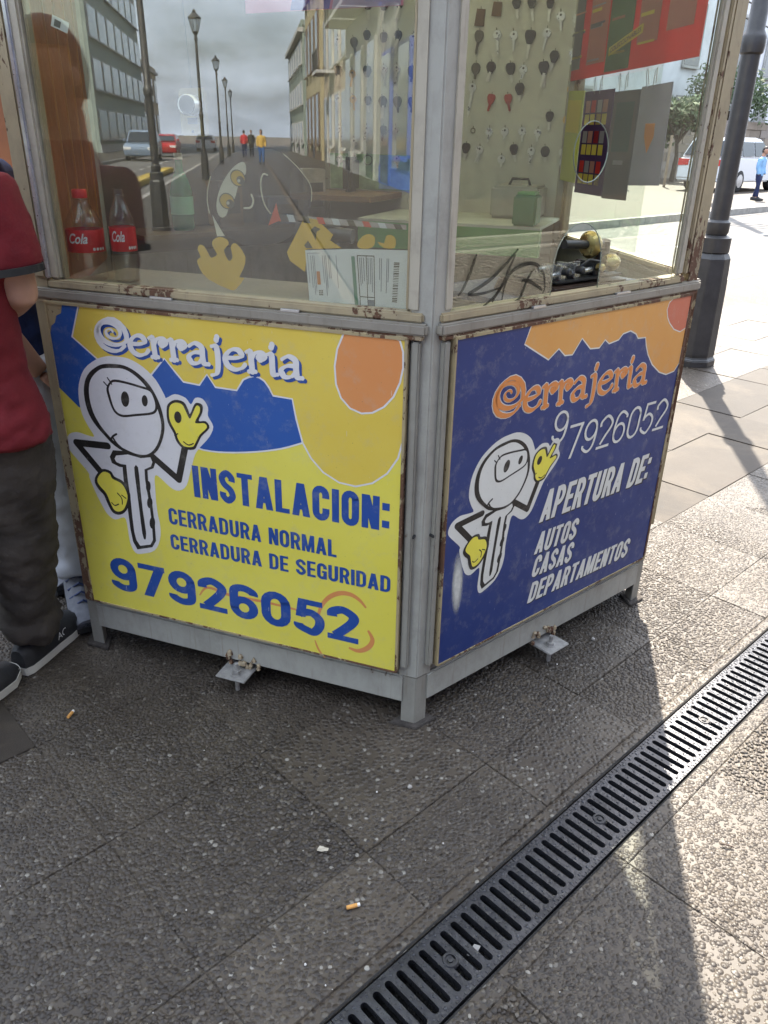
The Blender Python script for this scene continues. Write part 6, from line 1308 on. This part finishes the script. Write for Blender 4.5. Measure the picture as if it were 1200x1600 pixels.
# low planter reflected in the right window
pl_ = thing('planter', ST(6.6, -3.4, 0), 'low pebble dash planter with weeds reflected in the right window', 'planter')
mtp, n, b, o = new_mat('pebble_dash'); g_ = geo(n); vo_ = n.nodes.new('ShaderNodeTexVoronoi'); vo_.inputs['Scale'].default_value = 55; n.links.new(g_, vo_.inputs['Vector']); n.links.new(mixc(n, ramp(n, vo_.outputs['Distance'], [(.1, 0.), (.6, 1.)]), (.80, .73, .60), (.36, .31, .25)), b.inputs['Base Color']); b.inputs['Roughness'].default_value = .9; bump(n, b, vo_.outputs['Distance'], .02, .8)
for a0, a1, t0, t1, nm in ((3.8, 9.6, -3.14, -3.0, 'planter_wall'), (3.8, 9.6, -3.9, -3.76, 'planter_wall'), (3.8, 3.94, -3.759, -3.141, 'planter_wall'), (9.46, 9.6, -3.759, -3.141, 'planter_wall')): MB().box((a0, t0, -.02), (a1, t1, .50), ROT).build(nm, mtp, pl_, bevel=.01)
MB().box((3.941, -3.759, -.02), (9.459, -3.141, .42), ROT).build('soil', M_EARTH, pl_)
M_WEED = plain('weed_leaf', (.10, .14, .04), .7, var=.4, scale=20)
for q, s_ in enumerate((7.2, 7.5, 8.0)):
    w = MB(); c_ = ST(s_, -3.3, .42)
    for k_ in range(60):
        a = random.uniform(0, 6.28); e = random.uniform(.3, 1.4); L2 = random.uniform(.12, .42); d_ = Vector((math.cos(a)*math.cos(e), math.sin(a)*math.cos(e), math.sin(e))); sd2 = d_.orthogonal().normalized()*.018
        w.add([c_+d_*L2*.4-sd2*.3, c_+d_*L2*.75+sd2, c_+d_*L2, c_+d_*L2*.75-sd2], [(0, 1, 2, 3)])
    for k_ in range(5): a = k_*1.3; w.tube([c_, c_+Vector((math.cos(a)*.08, math.sin(a)*.08, .3))], .004, 5)
    o = w.build('weed', M_WEED); tag(o, 'leafy weed in the planter, %s of three, reflected in the right window' % ('first', 'second', 'third')[q], 'plant', 'weeds in the planter')
# old stone wall with a fence on the far side
yw = thing('yard_wall', ST(40, 19.5, 0), 'low brown stone yard wall across the road', 'wall')
for i in range(36):
    for j in range(7):
        s_ = 22+i*1.25+(j % 2)*.6; d_ = random.uniform(-.03, .03)
        MB().box((s_+.01, 19.5+d_, j*.36), (s_+1.24, 19.9, j*.36+.35), ROT).build('stone', bwall('stone_%d' % ((i*3+j*5) % 4), [(.20, .165, .13), (.25, .205, .165), (.16, .135, .115), (.22, .19, .17)][(i*3+j*5) % 4]), yw)
for i in range(7):
    o = MB().tube([ST(18+i*2.6, 15.4, 0), ST(18+i*2.6, 15.4, 1.7)], .05, 8).build('fence_post', plain('post_wood', (.26, .20, .14), .8)); tag(o, 'wooden fence post across the road, %s in the row' % ['first', 'second', 'third', 'fourth', 'fifth', 'sixth', 'seventh'][i], 'post', 'fence posts')
# utility pole and wires
up = thing('utility_pole', ST(22.5, 11.0, 0), 'slim pale utility pole carrying wires behind the lamp post', 'utility pole')
M_POLE = plain('pole_concrete', (.36, .36, .36), .8); MB().lathe(ST(22.5, 11.0, 0), KP, [(0, .15), (9.5, .09)], 12).build('pole', M_POLE, up, smooth=40)
for z in (6.0, 6.6, 7.2): MB().box((22.44, 10.3, z), (22.56, 11.7, z+.1), ROT).build('cross_arm', M_LAMP, up)
M_CAB = plain('cable', (.02, .02, .02), .6)
for i, (t_, z_, sag) in enumerate(((10.4, 6.9, .5), (11.6, 6.5, .7), (10.5, 5.9, .6), (11.5, 5.3, .7), (11.0, 4.8, .6), (10.9, 4.4, .5))):
    pts = [ST(22.5+x*33.5, t_+.3*x, z_-sag*4*(x*(1-x))) for x in np.linspace(0, 1, 13)]; pts += []
    o = MB().tube(pts, .022, 5).build('overhead_wire', M_CAB); tag(o, 'overhead wire, %s of the bundle beside the utility pole' % ['topmost', 'second', 'third', 'fourth', 'fifth', 'lowest'][i], 'wire', 'overhead wires')
up2 = thing('utility_pole', ST(56, 11.2, 0), 'far utility pole carrying wires down the road', 'utility pole'); MB().lathe(ST(56, 11.2, 0), KP, [(0, .15), (9.5, .09)], 12).build('pole', M_POLE, up2, smooth=40)
# orange door leaf standing open beside the kiosk
dl_ = MB(); A_ = V[2]+Vector((-.17, .06, 0)); E_ = Vector((-.98, .10, 0)); nrm_ = Vector((.10, .98, 0)).normalized()*.035
mb = MB().box8([A_+KP*.15, A_+E_*.85+KP*.15, A_+E_*.85+nrm_+KP*.15, A_+nrm_+KP*.15, A_+KP*2.0, A_+E_*.85+KP*2.0, A_+E_*.85+nrm_+KP*2.0, A_+nrm_+KP*2.0]); dr_ = mb.build('door', M_WOOD, K)
for q in range(6): a = A_+E_*(.08+.13*q)-nrm_*.06; MB().tube([a+KP*.18, a+KP*1.98], .003, 5).build('door_groove', plain('door_bead', (.45, .20, .06), .4), dr_)

# ================================================================== greenery across the road
M_LEAF = plain('leaf', (.045, .075, .022), .7, var=.5, scale=3); M_BARK = plain('bark', (.06, .045, .032), .9)
def tree(pos, h, cr, label, seed):
    rg = random.Random(seed); t = thing('street_tree', pos, label, 'tree', 'trees across the road'); c = Vector(pos); mb = MB(); tips = []
    mb.tube([c, c+Vector((.05, 0, h*.3)), c+Vector((-.05, .05, h*.55))], [h*.035, h*.026, h*.018], 8)
    for q in range(7):
        a = q*2.4; e = c+Vector((math.cos(a)*cr*.6, math.sin(a)*cr*.6, h*rg.uniform(.6, .85))); mb.tube([c+KP*h*.45, (c+KP*h*.5+e)/2, e], [h*.014, h*.010, h*.004], 6); tips.append(e)
    mb.build('trunk', M_BARK, t); lf = MB()
    for q in range(2600):
        tp = rg.choice(tips+[c+KP*h*.8]); v_ = Vector((rg.gauss(0, 1), rg.gauss(0, 1), rg.gauss(0, .8))); v_ = v_.normalized()*cr*.5*rg.random()**.5; p_ = tp+v_
        a_ = Vector((rg.gauss(0, 1), rg.gauss(0, 1), rg.gauss(0, 1))).normalized()*.13; b_ = a_.orthogonal().normalized()*.06
        lf.add([p_-a_, p_+b_, p_+a_, p_-b_], [(0, 1, 2, 3)])
    lf.build('crown', M_LEAF, t)
tree(ST(44, 20.8, 0), 5.5, 2.3, 'round leafy tree behind the yard wall across the road', 3)
tree(ST(33, 17.6, 0), 3.2, 1.3, 'small bushy tree beside the parked car across the road', 5)

# ================================================================== litter
M_FILT = plain('filter_orange', (.55, .27, .07), .8, var=.25, scale=120); M_CIG = plain('cigarette_paper', (.66, .64, .58), .8)
def butt(pos, an, label):
    d = Vector((math.cos(an), math.sin(an), 0)); p = Vector(pos)+KP*.0075; o = MB().tube([p-d*.011, p, p+d*.011], [.0040, .0042, .0040], 10).build('cigarette_butt', M_FILT); tag(o, label, 'cigarette butt', 'cigarette butts on the pavement')
    MB().tube([p+d*.011, p+d*.0165], .0039, 10).build('paper_end', M_CIG, o)
butt((-.819, 1.625, 0), R(80), 'cigarette butt on the pavement near the shoes'); butt((-.047, 1.072, 0), R(18), 'cigarette butt lying alone in front of the drain')
o = MB().poly([ST(.81, .59, -.010), ST(.835, .594, -.006), ST(.84, .582, -.004), ST(.815, .576, -.012)]).build('paper_scrap', plain('dirty_paper', (.25, .24, .22), .8)); tag(o, 'pale paper scrap stuck in a drain slot beside the lock bolt', 'paper scrap')
o = MB().poly([Vector((-.116, 1.21, .007))+Vector(v_) for v_ in ((-.012, .002, 0), (-.008, .008, .002), (.001, .007, .001), (.004, .003, .003), (.012, .004, 0), (.011, -.004, .001), (-.003, -.006, 0), (-.013, -.005, .002))]).build('paper_scrap', plain('scrap_cream', (.40, .36, .28), .8)); tag(o, 'small torn white paper scrap on the dark pavement', 'paper scrap')
specks = MB()
for i in range(170):
    s_ = random.uniform(-.6, 2.4); t_ = random.uniform(-.5, 2.4); p = ST(s_, t_, .0035)
    if not in_frame(p, .1) or .5 < t_ < .7 or in_hex(p, .05): continue
    r_ = random.choice([.0008, .001, .0013, .0013, .0018, .0026]); specks.lathe(p, KP, [(0, r_), (r_*.9, r_*.8), (r_*1.2, r_*.2)], 5)
specks.build('litter_specks', plain('speck_white', (.60, .58, .54), .7), kind='stuff')
for p_, lab in (((.076, 1.398), 'small pale pebble in front of the kiosk corner'), ((.66, 2.03), 'pale pebble in the kiosk shadow near the right bracket')):
    o = MB().lathe(Vector((p_[0], p_[1], .002)), KP, [(0, .004), (.003, .0062), (.007, .005), (.009, .002)], 8).build('loose_pebble', plain('pebble_pale', (.30, .28, .25), .7), smooth=True); tag(o, lab, 'pebble')
o = MB().tube([Vector((.60, .93, .006)), Vector((.612, .925, .008)), Vector((.628, .922, .005))], .0016, 5).build('twig', plain('twig', (.05, .03, .02), .8)); o.location = (.16, .32, 0); tag(o, 'tiny dark twig on the sunlit paving', 'twig')
